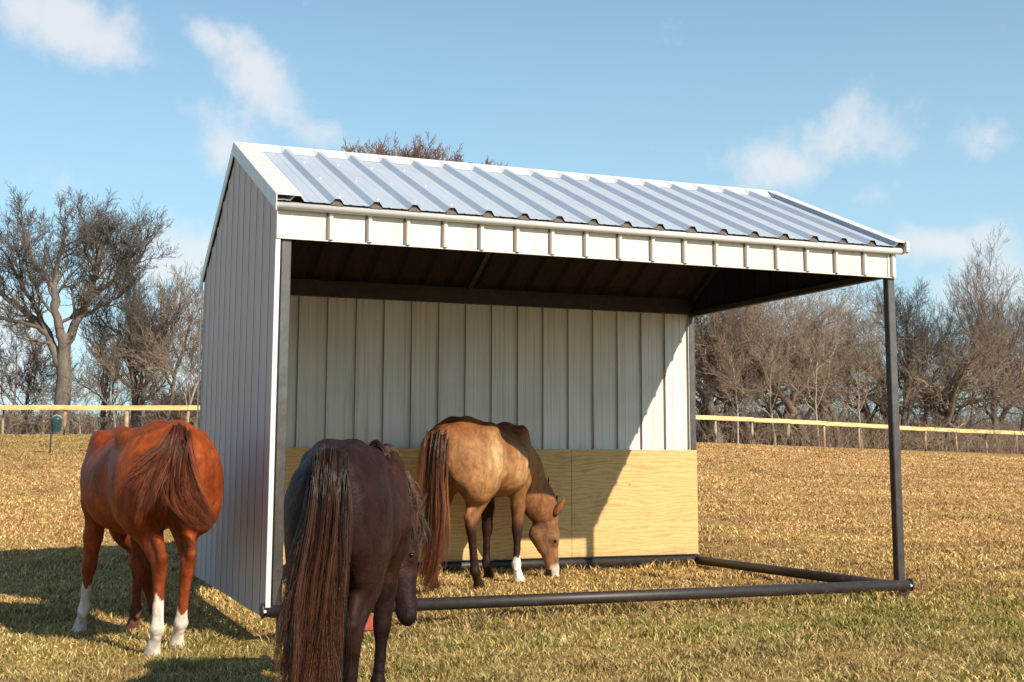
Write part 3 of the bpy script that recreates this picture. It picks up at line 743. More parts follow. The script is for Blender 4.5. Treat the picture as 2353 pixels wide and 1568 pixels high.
# ------------------------------------------------------------------ horses
def surface_nets(f, org, h):
    nx, ny, nz = f.shape; s = f < 0
    c = np.zeros((nx-1, ny-1, nz-1), np.int8)
    for a in (0, 1):
        for b_ in (0, 1):
            for e in (0, 1): c += s[a:nx-1+a, b_:ny-1+b_, e:nz-1+e]
    act = (c > 0) & (c < 8); idx = -np.ones(act.shape, np.int64); idx[act] = np.arange(act.sum())
    I, J, K = np.nonzero(act); acc_ = np.zeros((len(I), 3)); cnt = np.zeros(len(I))
    corners = [(a, b_, e) for a in (0, 1) for b_ in (0, 1) for e in (0, 1)]
    for i1, p in enumerate(corners):
        for q in corners[i1+1:]:
            if sum(abs(p[k]-q[k]) for k in range(3)) != 1: continue
            f0 = f[I+p[0], J+p[1], K+p[2]]; f1 = f[I+q[0], J+q[1], K+q[2]]; m_ = (f0 < 0) != (f1 < 0)
            t = np.where(m_, f0/(f0-f1+1e-12), 0)
            for k in range(3): acc_[:, k] += np.where(m_, p[k]+(q[k]-p[k])*t, 0)
            cnt += m_
    v = (acc_/cnt[:, None] + np.stack([I, J, K], -1))*h + org
    F = []
    for ax in range(3):
        o1, o2 = [(1, 2), (2, 0), (0, 1)][ax]
        sl0 = [slice(1, -1)]*3; sl1 = [slice(1, -1)]*3; sl0[ax] = slice(0, f.shape[ax]-1); sl1[ax] = slice(1, f.shape[ax])
        a = s[tuple(sl0)]; b_ = s[tuple(sl1)]
        for inv, m_ in ((False, a & ~b_), (True, ~a & b_)):
            P_ = np.argwhere(m_)
            if not len(P_): continue
            off = np.ones(3, int); off[ax] = 0; P_ = P_+off
            def g_(d1, d2):
                q = P_.copy(); q[:, o1] -= d1; q[:, o2] -= d2; return idx[q[:, 0], q[:, 1], q[:, 2]]
            quad = np.stack([g_(1, 1), g_(0, 1), g_(0, 0), g_(1, 0)], -1)
            F.append(quad[:, ::-1] if inv else quad)
    return v, np.concatenate(F)
class Body:
    def __init__(s, lo, hi, h):
        s.h = h; s.lo = np.array(lo, float); n = np.ceil((np.array(hi)-s.lo)/h).astype(int)+1
        s.ax = [s.lo[k]+np.arange(n[k])*h for k in range(3)]; s.f = np.full(n, 1.0, np.float32)
    def _blend(s, lo, hi, fn, k, pad=.08):
        sl = []
        for a in range(3):
            i0 = max(0, int((lo[a]-pad-s.lo[a])/s.h)); i1 = min(len(s.ax[a]), int((hi[a]+pad-s.lo[a])/s.h)+2)
            if i1 <= i0: return
            sl.append(slice(i0, i1))
        X, Y, Z = np.meshgrid(s.ax[0][sl[0]], s.ax[1][sl[1]], s.ax[2][sl[2]], indexing='ij')
        d = fn(X, Y, Z); g = s.f[tuple(sl)]
        hh = np.maximum(k-np.abs(g-d), 0)/k
        s.f[tuple(sl)] = np.minimum(g, d) - hh*hh*k*.25
    def cone(s, a, b_, ra, rb, k=.03, q=1.0, qdir=(0, 1, 0)):
        """tapered capsule from a to b; q>1 narrows it along qdir"""
        a = np.array(a, float); b_ = np.array(b_, float); qd = np.array(qdir, float); qd /= np.linalg.norm(qd)
        def fn(X, Y, Z):
            px, py, pz = X-a[0], Y-a[1], Z-a[2]; ab = b_-a
            if q != 1:
                t = (px*qd[0]+py*qd[1]+pz*qd[2])*(q-1); px = px+t*qd[0]; py = py+t*qd[1]; pz = pz+t*qd[2]
                ab = ab + qd*(ab.dot(qd))*(q-1)
            L2 = ab.dot(ab)+1e-9; t = np.clip((px*ab[0]+py*ab[1]+pz*ab[2])/L2, 0, 1)
            dd = np.sqrt((px-t*ab[0])**2+(py-t*ab[1])**2+(pz-t*ab[2])**2)
            return (dd-(ra+(rb-ra)*t))/(1+(q-1)*.45)
        r_ = max(ra, rb); s._blend(np.minimum(a, b_)-r_, np.maximum(a, b_)+r_, fn, k)
    def ell(s, c, r_, k=.04, tilt=0.0, yaw=0.0):
        c = np.array(c, float); ct, st = math.cos(tilt), math.sin(tilt)
        def fn(X, Y, Z):
            x, y, z = X-c[0], Y-c[1], Z-c[2]
            x2 = x*ct+z*st; z2 = -x*st+z*ct
            k0 = np.sqrt((x2/r_[0])**2+(y/r_[1])**2+(z2/r_[2])**2)+1e-6
            k1 = np.sqrt((x2/r_[0]**2)**2+(y/r_[1]**2)**2+(z2/r_[2]**2)**2)+1e-6
            return k0*(k0-1)/k1
        m_ = max(r_); s._blend(c-m_, c+m_, fn, k)
    def carve(s, c, r_, k=.05, tilt=0.0):
        c = np.array(c, float); m_ = max(r_); lo = c-m_; hi = c+m_; sl = []
        for a in range(3):
            i0 = max(0, int((lo[a]-.08-s.lo[a])/s.h)); i1 = min(len(s.ax[a]), int((hi[a]+.08-s.lo[a])/s.h)+2); sl.append(slice(i0, i1))
        X, Y, Z = np.meshgrid(s.ax[0][sl[0]], s.ax[1][sl[1]], s.ax[2][sl[2]], indexing='ij'); ct, st = math.cos(tilt), math.sin(tilt)
        x, y, z = X-c[0], Y-c[1], Z-c[2]; x2 = x*ct+z*st; z2 = -x*st+z*ct
        k0 = np.sqrt((x2/r_[0])**2+(y/r_[1])**2+(z2/r_[2])**2)+1e-6; k1 = np.sqrt((x2/r_[0]**2)**2+(y/r_[1]**2)**2+(z2/r_[2]**2)**2)+1e-6
        d = -(k0*(k0-1)/k1); g = s.f[tuple(sl)]; hh = np.maximum(k-np.abs(g-d), 0)/k
        s.f[tuple(sl)] = np.maximum(g, d) + hh*hh*k*.25
    def trunk(s, st, k=.05):
        st = np.array(st)       # x, top, bottom, halfwidth, narrowing at the top
        def sm(x, col):
            n = len(st); xs = st[:, 0]; ys = st[:, col]; m_ = np.gradient(ys, xs)
            i = np.clip(np.searchsorted(xs, x)-1, 0, n-2); hh = xs[i+1]-xs[i]; t = np.clip((x-xs[i])/hh, 0, 1)
            return (2*t**3-3*t**2+1)*ys[i]+(t**3-2*t**2+t)*hh*m_[i]+(-2*t**3+3*t**2)*ys[i+1]+(t**3-t**2)*hh*m_[i+1]
        def fn(X, Y, Z):
            xx = np.clip(X[:, 0, 0], st[0, 0], st[-1, 0]); top, bot, wd_, nar = (sm(xx, c)[:, None, None] for c in (1, 2, 3, 4))
            over = np.maximum(np.maximum(st[0, 0]-X, X-st[-1, 0]), 0)
            zc_ = (top+bot)/2+(top-bot)*-.03; hz_ = np.maximum((top-bot)/2, .01)
            t = np.clip((Z-zc_)/hz_, -1.2, 1.2); w_ = np.maximum(wd_*(1-nar*np.clip(t, 0, 1.2)**1.5), .01)
            e = 2.25
            k0 = (np.abs(Y/w_)**e+np.abs((Z-zc_)/hz_)**e)**(1/e)
            return np.maximum((k0-1)*np.minimum(w_, hz_)*.9, 0)+over + np.minimum((k0-1)*np.minimum(w_, hz_)*.9, 0)*(over <= 0)
        s._blend(np.array([st[0, 0], -.35, .6]), np.array([st[-1, 0], .35, 1.65]), fn, k)
def strand_mesh(name, strands, widths, cols, parent, mat):
    """strands: (n, m, 3); flat-sided tapered hairs as 3-sided tubes"""
    n, m_, _ = strands.shape; d = np.gradient(strands, axis=1); d /= np.linalg.norm(d, axis=2, keepdims=True)+1e-9
    ref = np.array([.3, .2, .9]); a = np.cross(d, ref); a /= np.linalg.norm(a, axis=2, keepdims=True)+1e-9; b_ = np.cross(d, a)
    t = np.linspace(0, 1, m_)[None, :, None]; wv_ = widths[:, None, None]*(1-.8*t**2.0)
    rings = [strands + wv_*(a*math.cos(q)+b_*math.sin(q)) for q in (0, 2.094, 4.188)]
    V = np.stack(rings, 2).reshape(-1, 3)
    i = (np.arange(n)[:, None]*m_+np.arange(m_-1)[None, :]).reshape(-1)*3
    F = np.concatenate([np.stack([i+j, i+(j+1) % 3, i+3+(j+1) % 3, i+3+j], -1) for j in range(3)])
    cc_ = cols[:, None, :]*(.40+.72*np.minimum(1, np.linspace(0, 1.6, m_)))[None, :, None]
    return mesh_obj(name, V, F, mat, parent, smooth=True, col=np.repeat(cc_.reshape(-1, 3), 3, axis=0))
def hair(name, guides, n, parent, seed, c0, c1, width=.0022, jit=.02, clump=14, m_=14, wild=.02):
    """guides: list of (polyline, weight, spread at root, spread at tip); strands follow a guide in clumps"""
    g = np.random.RandomState(seed); out = []; cols = []; ws = []
    wt = np.array([q[1] for q in guides], float); wt /= wt.sum(); tt = np.linspace(0, 1, m_)
    G = []
    for pl, _, _, _ in guides:
        pl = np.array(pl, float); k = len(pl); u = np.concatenate([[0], np.cumsum(np.linalg.norm(np.diff(pl, axis=0), axis=1))]); u /= u[-1]
        P_ = np.stack([np.interp(tt, u, pl[:, c]) for c in range(3)], 1)
        for _ in range(2): P_[1:-1] = (P_[:-2]+2*P_[1:-1]+P_[2:])/4
        G.append(P_)
    nc = max(1, n//clump)
    for c in range(nc):
        gi = g.choice(len(guides), p=wt); gj = g.choice(len(guides), p=wt) if g.rand() < .5 else gi
        f = g.rand()*.5; base = G[gi]*(1-f)+G[gj]*f; sr, stp = guides[gi][2], guides[gi][3]
        off = g.normal(0, 1, 3); wave = g.normal(0, 1, 3)*wild; ph = g.rand()*6; cc = g.rand()**1.7; ln = g.uniform(.72, 1.03)
        for s_ in range(clump):
            o2 = off + g.normal(0, .16, 3)
            P_ = base + o2[None, :]*(sr+(stp-sr)*tt[:, None]) + wave[None, :]*np.sin(tt*7+ph)[:, None]*tt[:, None] + g.normal(0, jit*.25, 3)[None, :]*tt[:, None]
            L_ = ln*g.uniform(.93, 1.0); u = tt*L_
            P_ = P_ + np.cumsum(g.normal(0, .0016, P_.shape), axis=0)*tt[:, None]
            P_ = np.stack([np.interp(u, tt, P_[:, k]) for k in range(3)], 1)
            out.append(P_); cols.append(np.array(c0)*(1-cc)+np.array(c1)*cc); ws.append(width*g.uniform(.7, 1.5))
    cols = np.array(cols)*g.uniform(.75, 1.25, (len(cols), 1))
    return strand_mesh(name, np.array(out), np.array(ws), cols, parent, M_hair)

def L2W(root, P_):                               # world -> horse-local
    a = root.rotation_euler[2]; dx, dy = P_[0]-root.location.x, P_[1]-root.location.y
    return (dx*math.cos(a)+dy*math.sin(a), -dx*math.sin(a)+dy*math.cos(a), P_[2]-root.location.z)
def pix(px, py, d):                              # a point d metres deep on the sight line through (px, py)
    l = (px-1182.0)/FPX*d
    X = (px-1176.5-PPX)/FPX; U = -(py-784-PPY)/FPX
    v = _f + _rr*X + _uu*U; k = d/(v.x*FX+v.y*FY)
    return (CX+v.x*k, CY+v.y*k, CZ+v.z*k)
def loc_of(hind, az, size, P_):                  # world point -> the normalised frame of a horse standing at hind, heading az
    a = R(az); ox = hind[0]+math.cos(a)*.60*size; oy = hind[1]+math.sin(a)*.60*size; oz = float(terrain(ox, oy))
    dx, dy = P_[0]-ox, P_[1]-oy
    return ((dx*math.cos(a)+dy*math.sin(a))/size, (-dx*math.sin(a)+dy*math.cos(a))/size, (P_[2]-oz)/size)
def behind(hind, az, size, l):                   # (px, py, lx): the point on that sight line lying lx (times size) along the horse
    out = []
    for px, py, lx in l:
        x5 = loc_of(hind, az, size, pix(px, py, 5.0))[0]; x6 = loc_of(hind, az, size, pix(px, py, 6.0))[0]
        out.append(pix(px, py, 5.0+(lx-x5)/(x6-x5)))
    return out
def make_horse(label, hind, az, size, feet, neck, head_dir, coat, eye_side=True, res=.0115, belly=0.0, wide=1.0, dock=None, hs=1.0, turn=0.0):
    """hind: ground point between the hind feet (world). feet: dict LH,RH,LF,RF -> (x, y) local offsets added to the standing stance.
       neck: local points withers->poll. head_dir: unit-ish vector poll->muzzle (local)."""
    a = R(az); ox = hind[0]+math.cos(a)*.60*size; oy = hind[1]+math.sin(a)*.60*size
    root = empty('horse', (ox, oy, float(terrain(ox, oy))), a, label=label, cat='horse', group='grazing horses')
    B_ = Body((-1.02, -.62, -.02), (1.95, .62, 1.68), res)
    B_.trunk([(-.86, 1.24, 1.06, .055, .0), (-.80, 1.35, .98, .15*wide, .0), (-.70, 1.435, .92, .225*wide, .05), (-.55, 1.49, .88, .275*wide, .10), (-.38, 1.505, .87-belly, .290*wide, .15),
              (-.15, 1.465, .84-belly, .295*wide, .16), (.05, 1.425, .80-belly, .305*wide, .16), (.25, 1.42, .79-belly*.6, .300*wide, .22), (.42, 1.455, .80, .265*wide, .38),
              (.55, 1.475, .84, .235*wide, .50), (.68, 1.41, .90, .20, .35), (.80, 1.30, .98, .15, .1)])
    joints = {}
    for key, sy in (('LH', 1), ('RH', -1)):
        fx_, fy_ = feet[key]; Y = .145*sy
        J = lambda x, y, z, f: (x+fx_*f, y*sy+fy_*f, z)
        hip = J(-.58, .13*wide, 1.20, 0); th = J(-.52, .155*wide, 1.02, .08); stf = J(-.36, .165*wide, .93, .15); gk = J(-.50, .15, .78, .38)
        hk = J(-.70, .135, .575, .68); hk2 = J(-.76, .135, .62, .66); cn = J(-.685, .135, .38, .83); ft = J(-.665, .135, .17, .95); pa = J(-.62, .135, .085, 1); hf = J(-.595, .14, .0, 1)
        B_.ell(th, (.27, .145*wide, .30), .07, tilt=-.35); B_.ell(J(-.66, .10, 1.12, 0), (.19, .13*wide, .24), .06)
        B_.cone(hip, stf, .16, .115, .06, 1.2); B_.cone(stf, gk, .118, .085, .05, 1.2); B_.cone(J(-.60, .13, .96, .15), J(-.60, .14, .74, .5), .11, .06, .06, 1.15)
        B_.cone(gk, hk, .088, .050, .04, 1.15); B_.cone(J(-.62, .135, .80, .45), hk2, .045, .026, .03); B_.cone(hk2, J(-.71, .135, .50, .72), .032, .035, .02)
        B_.cone(hk, cn, .050, .034, .02); B_.cone(cn, ft, .034, .038, .015); B_.cone(ft, ft, .046, .046, .015); B_.cone(ft, pa, .040, .034, .015)
        B_.cone(J(-.645, .14, .145, 1), J(-.66, .14, .12, 1), .035, .022, .015)
        B_.cone(J(-.615, .14, .075, 1), J(-.595, .14, .020, 1), .040, .054, .012)
        joints[key] = (hk, ft, hf)
    for key, sy in (('LF', 1), ('RF', -1)):
        fx_, fy_ = feet[key]
        J = lambda x, y, z, f: (x+fx_*f, y*sy+fy_*f, z)
        B_.ell(J(.50, .165, 1.15, .0), (.17, .085, .30), .06, tilt=-.35)
        B_.cone(J(.66, .13, 1.06, .05), J(.48, .16, .92, .12), .12, .10, .06); el = J(.48, .155, .88, .18); kn = J(.53, .145, .475, .62); ft = J(.54, .14, .165, .95)
        B_.cone(el, J(.52, .15, .68, .4), .100, .066, .05, 1.1); B_.cone(J(.52, .15, .68, .4), kn, .066, .046, .03); B_.cone(J(.535, .145, .50, .6), J(.535, .145, .44, .66), .049, .043, .02)
        B_.cone(kn, J(.535, .145, .30, .8), .042, .031, .02); B_.cone(J(.535, .145, .30, .8), ft, .031, .036, .015); B_.cone(ft, ft, .043, .043, .015)
        B_.cone(J(.525, .145, .15, .95), J(.51, .145, .12, .97), .032, .02, .015)
        B_.cone(ft, J(.58, .14, .085, 1), .037, .033, .015); B_.cone(J(.585, .14, .075, 1), J(.605, .14, .020, 1), .040, .055, .012)
        joints[key] = (kn, ft, (0, 0, 0))
    if dock:                                     # the fleshy root of the tail
        dk_ = [(-.78, 0, 1.36)] + [loc_of(hind, az, size, q) for q in dock]; rd = [.055, .030, .020, .012, .008]
        for q in range(len(dk_)-1): B_.cone(dk_[q], dk_[q+1], rd[q], rd[q+1], .05)
    w_ = wide*.3
    for sy in (1, -1):
        B_.ell((-.36, sy*(w_-.10), 1.375), (.08, .05, .055), .09)                    # hip bone
        B_.cone((-.50, sy*.075, 1.425), (-.74, sy*.055, 1.35), .05, .045, .07)              # croup muscle beside the spine
        B_.cone((-.78, sy*.085, 1.25), (-.74, sy*.11, .98), .055, .06, .04)               # back of the thigh
        B_.carve((-.20, sy*(w_+.068), 1.17), (.085, .085, .20), .10, -.25)                # flank hollow
        B_.carve((-.27, sy*(w_+.02), .93), (.035, .05, .13), .05, -.45)                   # crease before the stifle
        B_.carve((-.66, sy*(w_*.62+.145), 1.02), (.02, .035, .22), .05, .25)               # groove down the thigh
        B_.carve((-.60, sy*(w_+.03), 1.30), (.16, .03, .03), .05, .6)
        B_.carve((.335, sy*(w_+.02), 1.10), (.03, .05, .24), .06, -.3)                     # behind the shoulder
        B_.cone((.60, sy*.125, 1.36), (.40, sy*.205, 1.06), .055, .06, .06)               # shoulder blade
        B_.cone((.38, sy*.20, 1.02), (.50, sy*.185, .93), .085, .08, .05)                  # upper arm
    B_.carve((-.87, 0, 1.02), (.10, .022, .22), .05)                                     # cleft below the tail
    # neck
    nk = [np.array(p, float) for p in neck]; rn = [.235, .185, .150, .125][:len(nk)]
    for i in range(len(nk)-1):
        dxy = nk[i+1]-nk[i]; side = np.cross(dxy, (0, 0, 1)); side /= np.linalg.norm(side)+1e-9
        B_.cone(nk[i], nk[i+1], rn[i], rn[i+1], .10, 1.75 if i else 1.6, side)
    # head
    hd = np.array(head_dir, float); hd /= np.linalg.norm(hd); poll = nk[-1]
    nd = nk[-1]-nk[-2]; sd_ = np.cross(nd, hd); sd_ = np.array([0, 1, 0.]) if np.linalg.norm(sd_) < .05 else sd_/np.linalg.norm(sd_)
    if sd_[1] < 0: sd_ = -sd_
    jaw = np.cross(hd, sd_); jaw = jaw if jaw.dot(nk[-2]-poll) > 0 else -jaw       # towards the throat
    jaw, sd_ = jaw*math.cos(turn)+sd_*math.sin(turn), sd_*math.cos(turn)-jaw*math.sin(turn)
    A = lambda t, j=0., s_=0.: poll + (hd*t + jaw*j + sd_*s_)*(hs if t > .05 or t < -.01 else 1)
    B_.cone(A(.02), A(.17, .0), .092, .088, .04, 1.12, sd_); B_.cone(A(.13, .085), A(.24, .06), .112, .085, .04, 1.55, sd_)
    B_.cone(A(.16, -.012), A(.46, .006), .080, .050, .04, 1.15, sd_); B_.cone(A(.24, .045), A(.47, .035), .068, .042, .04, 1.25, sd_)
    B_.cone(A(.48, .012), A(.545, .022), .056, .050, .03, 1.05, sd_); B_.cone(A(.50, .065), A(.53, .06), .026, .024, .02)
    for q in (-1, 1): B_.cone(A(.19, -.03, .062*q), A(.23, -.02, .058*q), .030, .024, .03)
    for q in (-1, 1): B_.cone(A(.53, -.008, .032*q), A(.555, .0, .030*q), .022, .018, .015)
    v, F = surface_nets(B_.f, B_.lo, B_.h)
    # light smoothing
    e = np.concatenate([F[:, [0, 1]], F[:, [1, 2]], F[:, [2, 3]], F[:, [3, 0]]])
    for lam in (.5, -.52, .5, -.52, .4):
        sm_ = np.zeros_like(v); ct = np.zeros(len(v))
        for k in range(3): sm_[:, k] = np.bincount(e[:, 0], v[e[:, 1], k], len(v)) + np.bincount(e[:, 1], v[e[:, 0], k], len(v))
        ct = np.bincount(e[:, 0], minlength=len(v)) + np.bincount(e[:, 1], minlength=len(v))
        v = v + lam*(sm_/ct[:, None]-v)
    info = dict(A=A, poll=poll, nk=nk, hd=hd, jaw=jaw, sd=sd_, joints=joints, size=size, root=root)
    col = coat(v, info)
    mesh_obj('body', v*size, F, M_coat, root, smooth=True, col=col)
    # eyes and ears
    for q in (-1, 1):
        mb = MB(); c = A(.205, -.022, .083*q)*size; rr_ = .017*size
        for i in range(7):
            th = PI*i/6
            mb.v += [tuple(c + rr_*np.array([math.sin(th)*math.cos(2*PI*j/10), math.sin(th)*math.sin(2*PI*j/10), math.cos(th)])) for j in range(10)]
        for i in range(6):
            for j in range(10): mb.f.append((i*10+j, i*10+(j+1) % 10, (i+1)*10+(j+1) % 10, (i+1)*10+j))
        mb.build('eye', M_eye, root, True)
        b0 = A(-.02, -.055, .052*q); tip = A(-.155, -.165, .095*q); out_ = sd_*q; vs = []; n_ = 9
        ax_ = tip-b0; ax_ /= np.linalg.norm(ax_); lat = sd_ - ax_*sd_.dot(ax_); lat /= np.linalg.norm(lat); fr = np.cross(ax_, lat); fr = fr if fr.dot(jaw) < 0 else -fr
        for i in range(7):
            t = i/6; wd_ = .042*math.sin(PI*min(1, (t*.80+.22)))*(1 if t < .99 else .1); cpt = b0+(tip-b0)*t
            for j in range(n_):
                th = -2.3+4.6*j/(n_-1); p = cpt + lat*math.sin(th)*wd_ - fr*math.cos(th)*wd_*.8; vs.append(tuple(p*size))
        fs = [(i*n_+j, i*n_+j+1, (i+1)*n_+j+1, (i+1)*n_+j) for i in range(6) for j in range(n_-1)]
        vs_ = np.array(vs); o = mesh_obj('ear', vs_, np.array(fs), M_coat, root, True, col=coat(vs_/size, info))
        md = o.modifiers.new('thickness', 'SOLIDIFY'); md.thickness = .006
    return root, info
def sst(x, a, b_): t = np.clip((x-a)/(b_-a), 0, 1); return t*t*(3-2*t)
def mixc(c, t, c2): t = np.clip(t, 0, 1)[:, None]; return c*(1-t)+np.array(c2)*t
def leg_mask(v, info, key, ztop):
    fxp = info['joints'][key][1]; sy = 1 if key[0] == 'L' else -1
    dd = np.hypot(v[:, 0]-fxp[0], v[:, 1]-fxp[1]); return (dd < .16) & (v[:, 2] < ztop)

# --- buckskin horse under the shelter
def coat_buck(v, I):
    n = len(v); g = np.random.RandomState(1); c = np.tile(np.array([.34, .150, .058]), (n, 1)); x, y, z = v.T
    c = mixc(c, sst(z, 1.18, 1.44)*.9*(x < .75), (.20, .065, .020))          # darker top line
    c = mixc(c, np.exp(-((x+.45)**2/.05+(z-1.12)**2/.035))*.8, (.66, .43, .21))  # pale rump highlight painted into the coat colour
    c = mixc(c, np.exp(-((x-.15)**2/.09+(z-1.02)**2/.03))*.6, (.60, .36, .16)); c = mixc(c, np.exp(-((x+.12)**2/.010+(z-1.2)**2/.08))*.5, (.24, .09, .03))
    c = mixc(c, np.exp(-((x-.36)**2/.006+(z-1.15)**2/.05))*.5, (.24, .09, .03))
    c = mixc(c, (1-sst(z, .50, .66))*.96*(x < .95), (.030, .014, .010))         # dark lower legs
    c = mixc(c, (1-sst(z, .58, .90))*sst(z, .50, .62)*.6*(x < .8), (.13, .05, .022))
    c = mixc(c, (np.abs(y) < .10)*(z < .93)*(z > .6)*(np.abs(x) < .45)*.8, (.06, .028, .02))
    nk_ = sst(x, .72, .95); c = mixc(c, nk_*.75, (.20, .080, .035))
    m_ = leg_mask(v, I, 'RF', .30); m2 = leg_mask(v, I, 'LF', .9); m3 = leg_mask(v, I, 'LH', .8)
    c[m2] = (.035, .016, .011)
    m_ = m_ & (z < .24+.02*np.sin(x*90)); c[m_] = (.80, .76, .70)
    u = (v-I['poll'])@I['hd']; j = (v-I['poll'])@I['jaw']; head = (np.linalg.norm(v-I['poll']-I['hd']*.27, axis=1) < .42) & (u > .02) & (x > .8)
    c[head] = mixc(c[head], np.full(head.sum(), .6), (.30, .15, .075))
    mz = head & (u > .43) & (j < .055); c[mz] = mixc(c[mz], sst(u[mz], .43, .47), (.72, .60, .50))
    bl = head & (j < -.02+.03*(u > .3)) & (np.abs((v-I['poll'])@I['sd']) < .022) & (u > .2); c[bl] = (.72, .63, .55)
    ch = head & (u > .49) & (j > .05); c[ch] = (.05, .03, .025)
    return c*g.uniform(.97, 1.03, (n, 1))
BH, BA, BS = (2.10, 1.98), 46.5, 1.08
pol = loc_of(BH, BA, BS, pix(1256, 1190, 13.55)); muz = loc_of(BH, BA, BS, pix(1274, 1310, 13.65))
bt = behind(BH, BA, BS, ((1014, 1002, -.86), (1008, 1035, -.93), (1006, 1110, -.93), (1010, 1200, -.90), (996, 1290, -.88), (978, 1366, -.87)))
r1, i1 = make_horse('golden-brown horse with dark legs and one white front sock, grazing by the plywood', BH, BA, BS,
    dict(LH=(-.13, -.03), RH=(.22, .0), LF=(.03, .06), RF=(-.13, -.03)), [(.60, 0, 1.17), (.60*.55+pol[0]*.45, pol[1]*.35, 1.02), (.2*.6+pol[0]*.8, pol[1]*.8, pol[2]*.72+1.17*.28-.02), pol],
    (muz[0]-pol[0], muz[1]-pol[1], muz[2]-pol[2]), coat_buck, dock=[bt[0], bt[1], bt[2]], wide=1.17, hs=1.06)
tl = [L2W(r1, p) for p in bt]
hair('tail', [(tl, 3, .020, .040), ([(p[0]-.01, p[1]+.02, p[2]) for p in tl[:5]], 1.4, .03, .045), ([tl[0], tl[1], tl[2]], 1.0, .03, .04)], 4200, r1, 5, (.08, .024, .012), (.36, .13, .055), width=.0013, wild=.022, clump=9)
def mane(root, I, n, seed, c0, c1, side, drop=.30, start=0.06, z_up=.0, out=.11, width=.0014):
    s = I['size']; crest = [np.array([.52, 0, 1.50])] + [p.copy() for p in I['nk'][1:]]; rn = [.0, .165, .140, .105]
    cr = []
    for i, p in enumerate(crest):
        if i == 0: cr.append(p); continue
        dn = p-I['nk'][i-1]; upv = np.cross(np.cross(dn, (0, 0, 1.)), dn); upv /= np.linalg.norm(upv); cr.append(p+upv*(rn[i]+.012))
    gd = []; L_ = []
    for t in np.linspace(start, 1, 16):
        k = min(int(t*(len(cr)-1)), len(cr)-2); f = t*(len(cr)-1)-k; p = cr[k]*(1-f)+cr[k+1]*f
        dn = cr[k+1]-cr[k]; dn /= np.linalg.norm(dn); sdv = np.cross(dn, (0, 0, 1.)); sdv /= np.linalg.norm(sdv)+1e-9; sdv = sdv*(-side)
        if sdv[1]*side < 0: sdv = -sdv
        p0 = p - np.array([0, 0, .02]); p1 = p + np.array([0, 0, .02+z_up]) + sdv*.03; p2 = p + sdv*out - np.array([0, 0, drop*.35]); p3 = p + sdv*(out*1.15) - np.array([0, 0, drop])
        gd.append(([q*s for q in (p0, p1, p2, p3)], 1, .018, .035))
    hair('mane', gd, n, root, seed, c0, c1, width=width, jit=.02, m_=9, wild=.012)
mane(r1, i1, 2200, 6, (.02, .010, .008), (.05, .022, .014), 1, z_up=.03)

# --- chestnut horse by the left wall
def coat_ches(v, I):
    n = len(v); c = np.tile(np.array([.255, .047, .010]), (n, 1)); x, y, z = v.T
    c = mixc(c, np.exp(-((x+.5)**2/.08+(z-1.30)**2/.03))*.3, (.46, .13, .035))
    c = mixc(c, (1-sst(z, .55, .80))*.45, (.22, .05, .018))
    for key, zt_ in (('LH', .36), ('RH', .25), ('LF', .34)):
        m_ = leg_mask(v, I, key, zt_+.05); w_ = zt_+.03*np.sin(x*70+y*50)
        m_ = m_ & (z < w_); c[m_] = (.74, .64, .54)
    m_ = leg_mask(v, I, 'RF', .2); c[m_] = (.12, .05, .03)
    g = np.random.RandomState(2); return c*g.uniform(.97, 1.03, (n, 1))
ch = at(397, 9.32)
PT = lambda l: behind(ch, 102, 1.09, l)
fl = PT([(410, 996, -.87), (394, 1018, -.94), (350, 1052, -.93), (305, 1085, -.915), (282, 1120, -.90)])
fm = PT([(410, 996, -.87), (394, 1022, -.95), (365, 1075, -.94), (345, 1130, -.94), (330, 1175, -.92)])
fc = PT([(411, 996, -.88), (403, 1025, -.965), (392, 1090, -.95), (395, 1150, -.95), (430, 1190, -.94), (470, 1208, -.91)])
fr_ = PT([(413, 996, -.87), (418, 1028, -.96), (430, 1080, -.94), (445, 1140, -.94), (468, 1180, -.93), (488, 1217, -.90)])
r2, i2 = make_horse('chestnut-red horse with white hind socks beside the shelter\'s left wall', ch, 102, 1.09,
    dict(LH=(-.10, -.02), RH=(.14, .02), LF=(.05, .07), RF=(-.16, .04)), [(.60, 0, 1.17), (.96, -.08, .96), (1.18, -.26, .74), (1.26, -.42, .58)], (.0, -.25, -1.0), coat_ches, wide=1.20, belly=.07,
    dock=[fc[0]])
fl, fm, fc, fr_ = ([L2W(r2, p) for p in q] for q in (fl, fm, fc, fr_))
hair('tail', [(fl, 1.0, .024, .035), (fm, 1.3, .026, .04), (fc, 2.6, .026, .03), (fr_, 2.2, .024, .022)], 5200, r2, 8, (.07, .016, .008), (.32, .085, .028), width=.0012, wild=.018, clump=8)
mane(r2, i2, 900, 9, (.10, .025, .010), (.24, .06, .02), 1, z_up=.02)

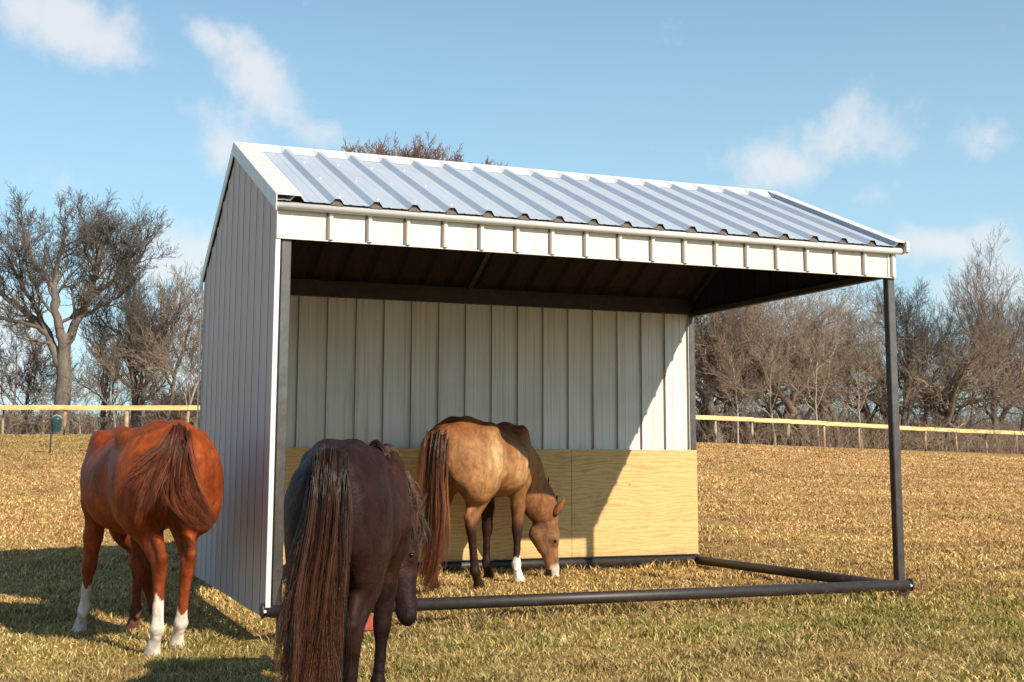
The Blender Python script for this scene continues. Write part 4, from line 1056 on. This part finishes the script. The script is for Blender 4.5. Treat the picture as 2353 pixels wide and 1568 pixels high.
# --- dark bay horse in front
def coat_dark(v, I):
    n = len(v); c = np.tile(np.array([.022, .0085, .0065]), (n, 1)); x, y, z = v.T
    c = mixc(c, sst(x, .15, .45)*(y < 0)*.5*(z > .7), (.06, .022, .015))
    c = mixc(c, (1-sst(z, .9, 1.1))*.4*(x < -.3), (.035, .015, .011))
    c = mixc(c, (1-sst(z, .35, .65))*.7, (.013, .007, .006))
    g = np.random.RandomState(3); return c*g.uniform(.97, 1.03, (n, 1))
DH, DA, DS = at(776, 6.05), 68.5, .955
pol = loc_of(DH, DA, DS, pix(918, 1206, 7.62)); muz = loc_of(DH, DA, DS, pix(940, 1386, 7.50))
tg = behind(DH, DA, DS, [(757, 1058, -.87), (754, 1105, -.965), (748, 1209, -.94), (728, 1333, -.91), (714, 1450, -.89), (706, 1570, -.87), (702, 1680, -.85)])
tg2 = behind(DH, DA, DS, [(752, 1070, -.86), (735, 1180, -.92), (700, 1320, -.90), (680, 1450, -.88), (668, 1600, -.86)])
tg3 = behind(DH, DA, DS, [(760, 1070, -.86), (770, 1200, -.93), (768, 1330, -.91), (754, 1450, -.89), (742, 1600, -.87)])
r3, i3 = make_horse('dark bay horse with a long brown tail, nearest the viewer', DH, DA, DS,
    dict(LH=(-.08, -.03), RH=(.03, .055), LF=(.05, -.02), RF=(-.10, .035)), [(.60, 0, 1.17), (.60*.5+pol[0]*.5, pol[1]*.62, 1.12), (.15*.6+pol[0]*.85, pol[1]*.8, pol[2]*.75+1.17*.25), pol],
    (muz[0]-pol[0], muz[1]-pol[1], muz[2]-pol[2]), coat_dark, wide=.84, dock=[tg[0]], hs=1.03, turn=R(48))
tg, tg2, tg3 = ([L2W(r3, p) for p in q] for q in (tg, tg2, tg3))
hair('tail', [(tg, 2, .030, .042), (tg2, 1.1, .024, .035), (tg3, 1.1, .024, .032)], 7000, r3, 10, (.016, .007, .006), (.21, .082, .045), width=.0011, wild=.024, m_=18, clump=10)
mane(r3, i3, 3600, 11, (.03, .012, .008), (.17, .06, .032), -1, drop=.22, z_up=.02, out=.10)
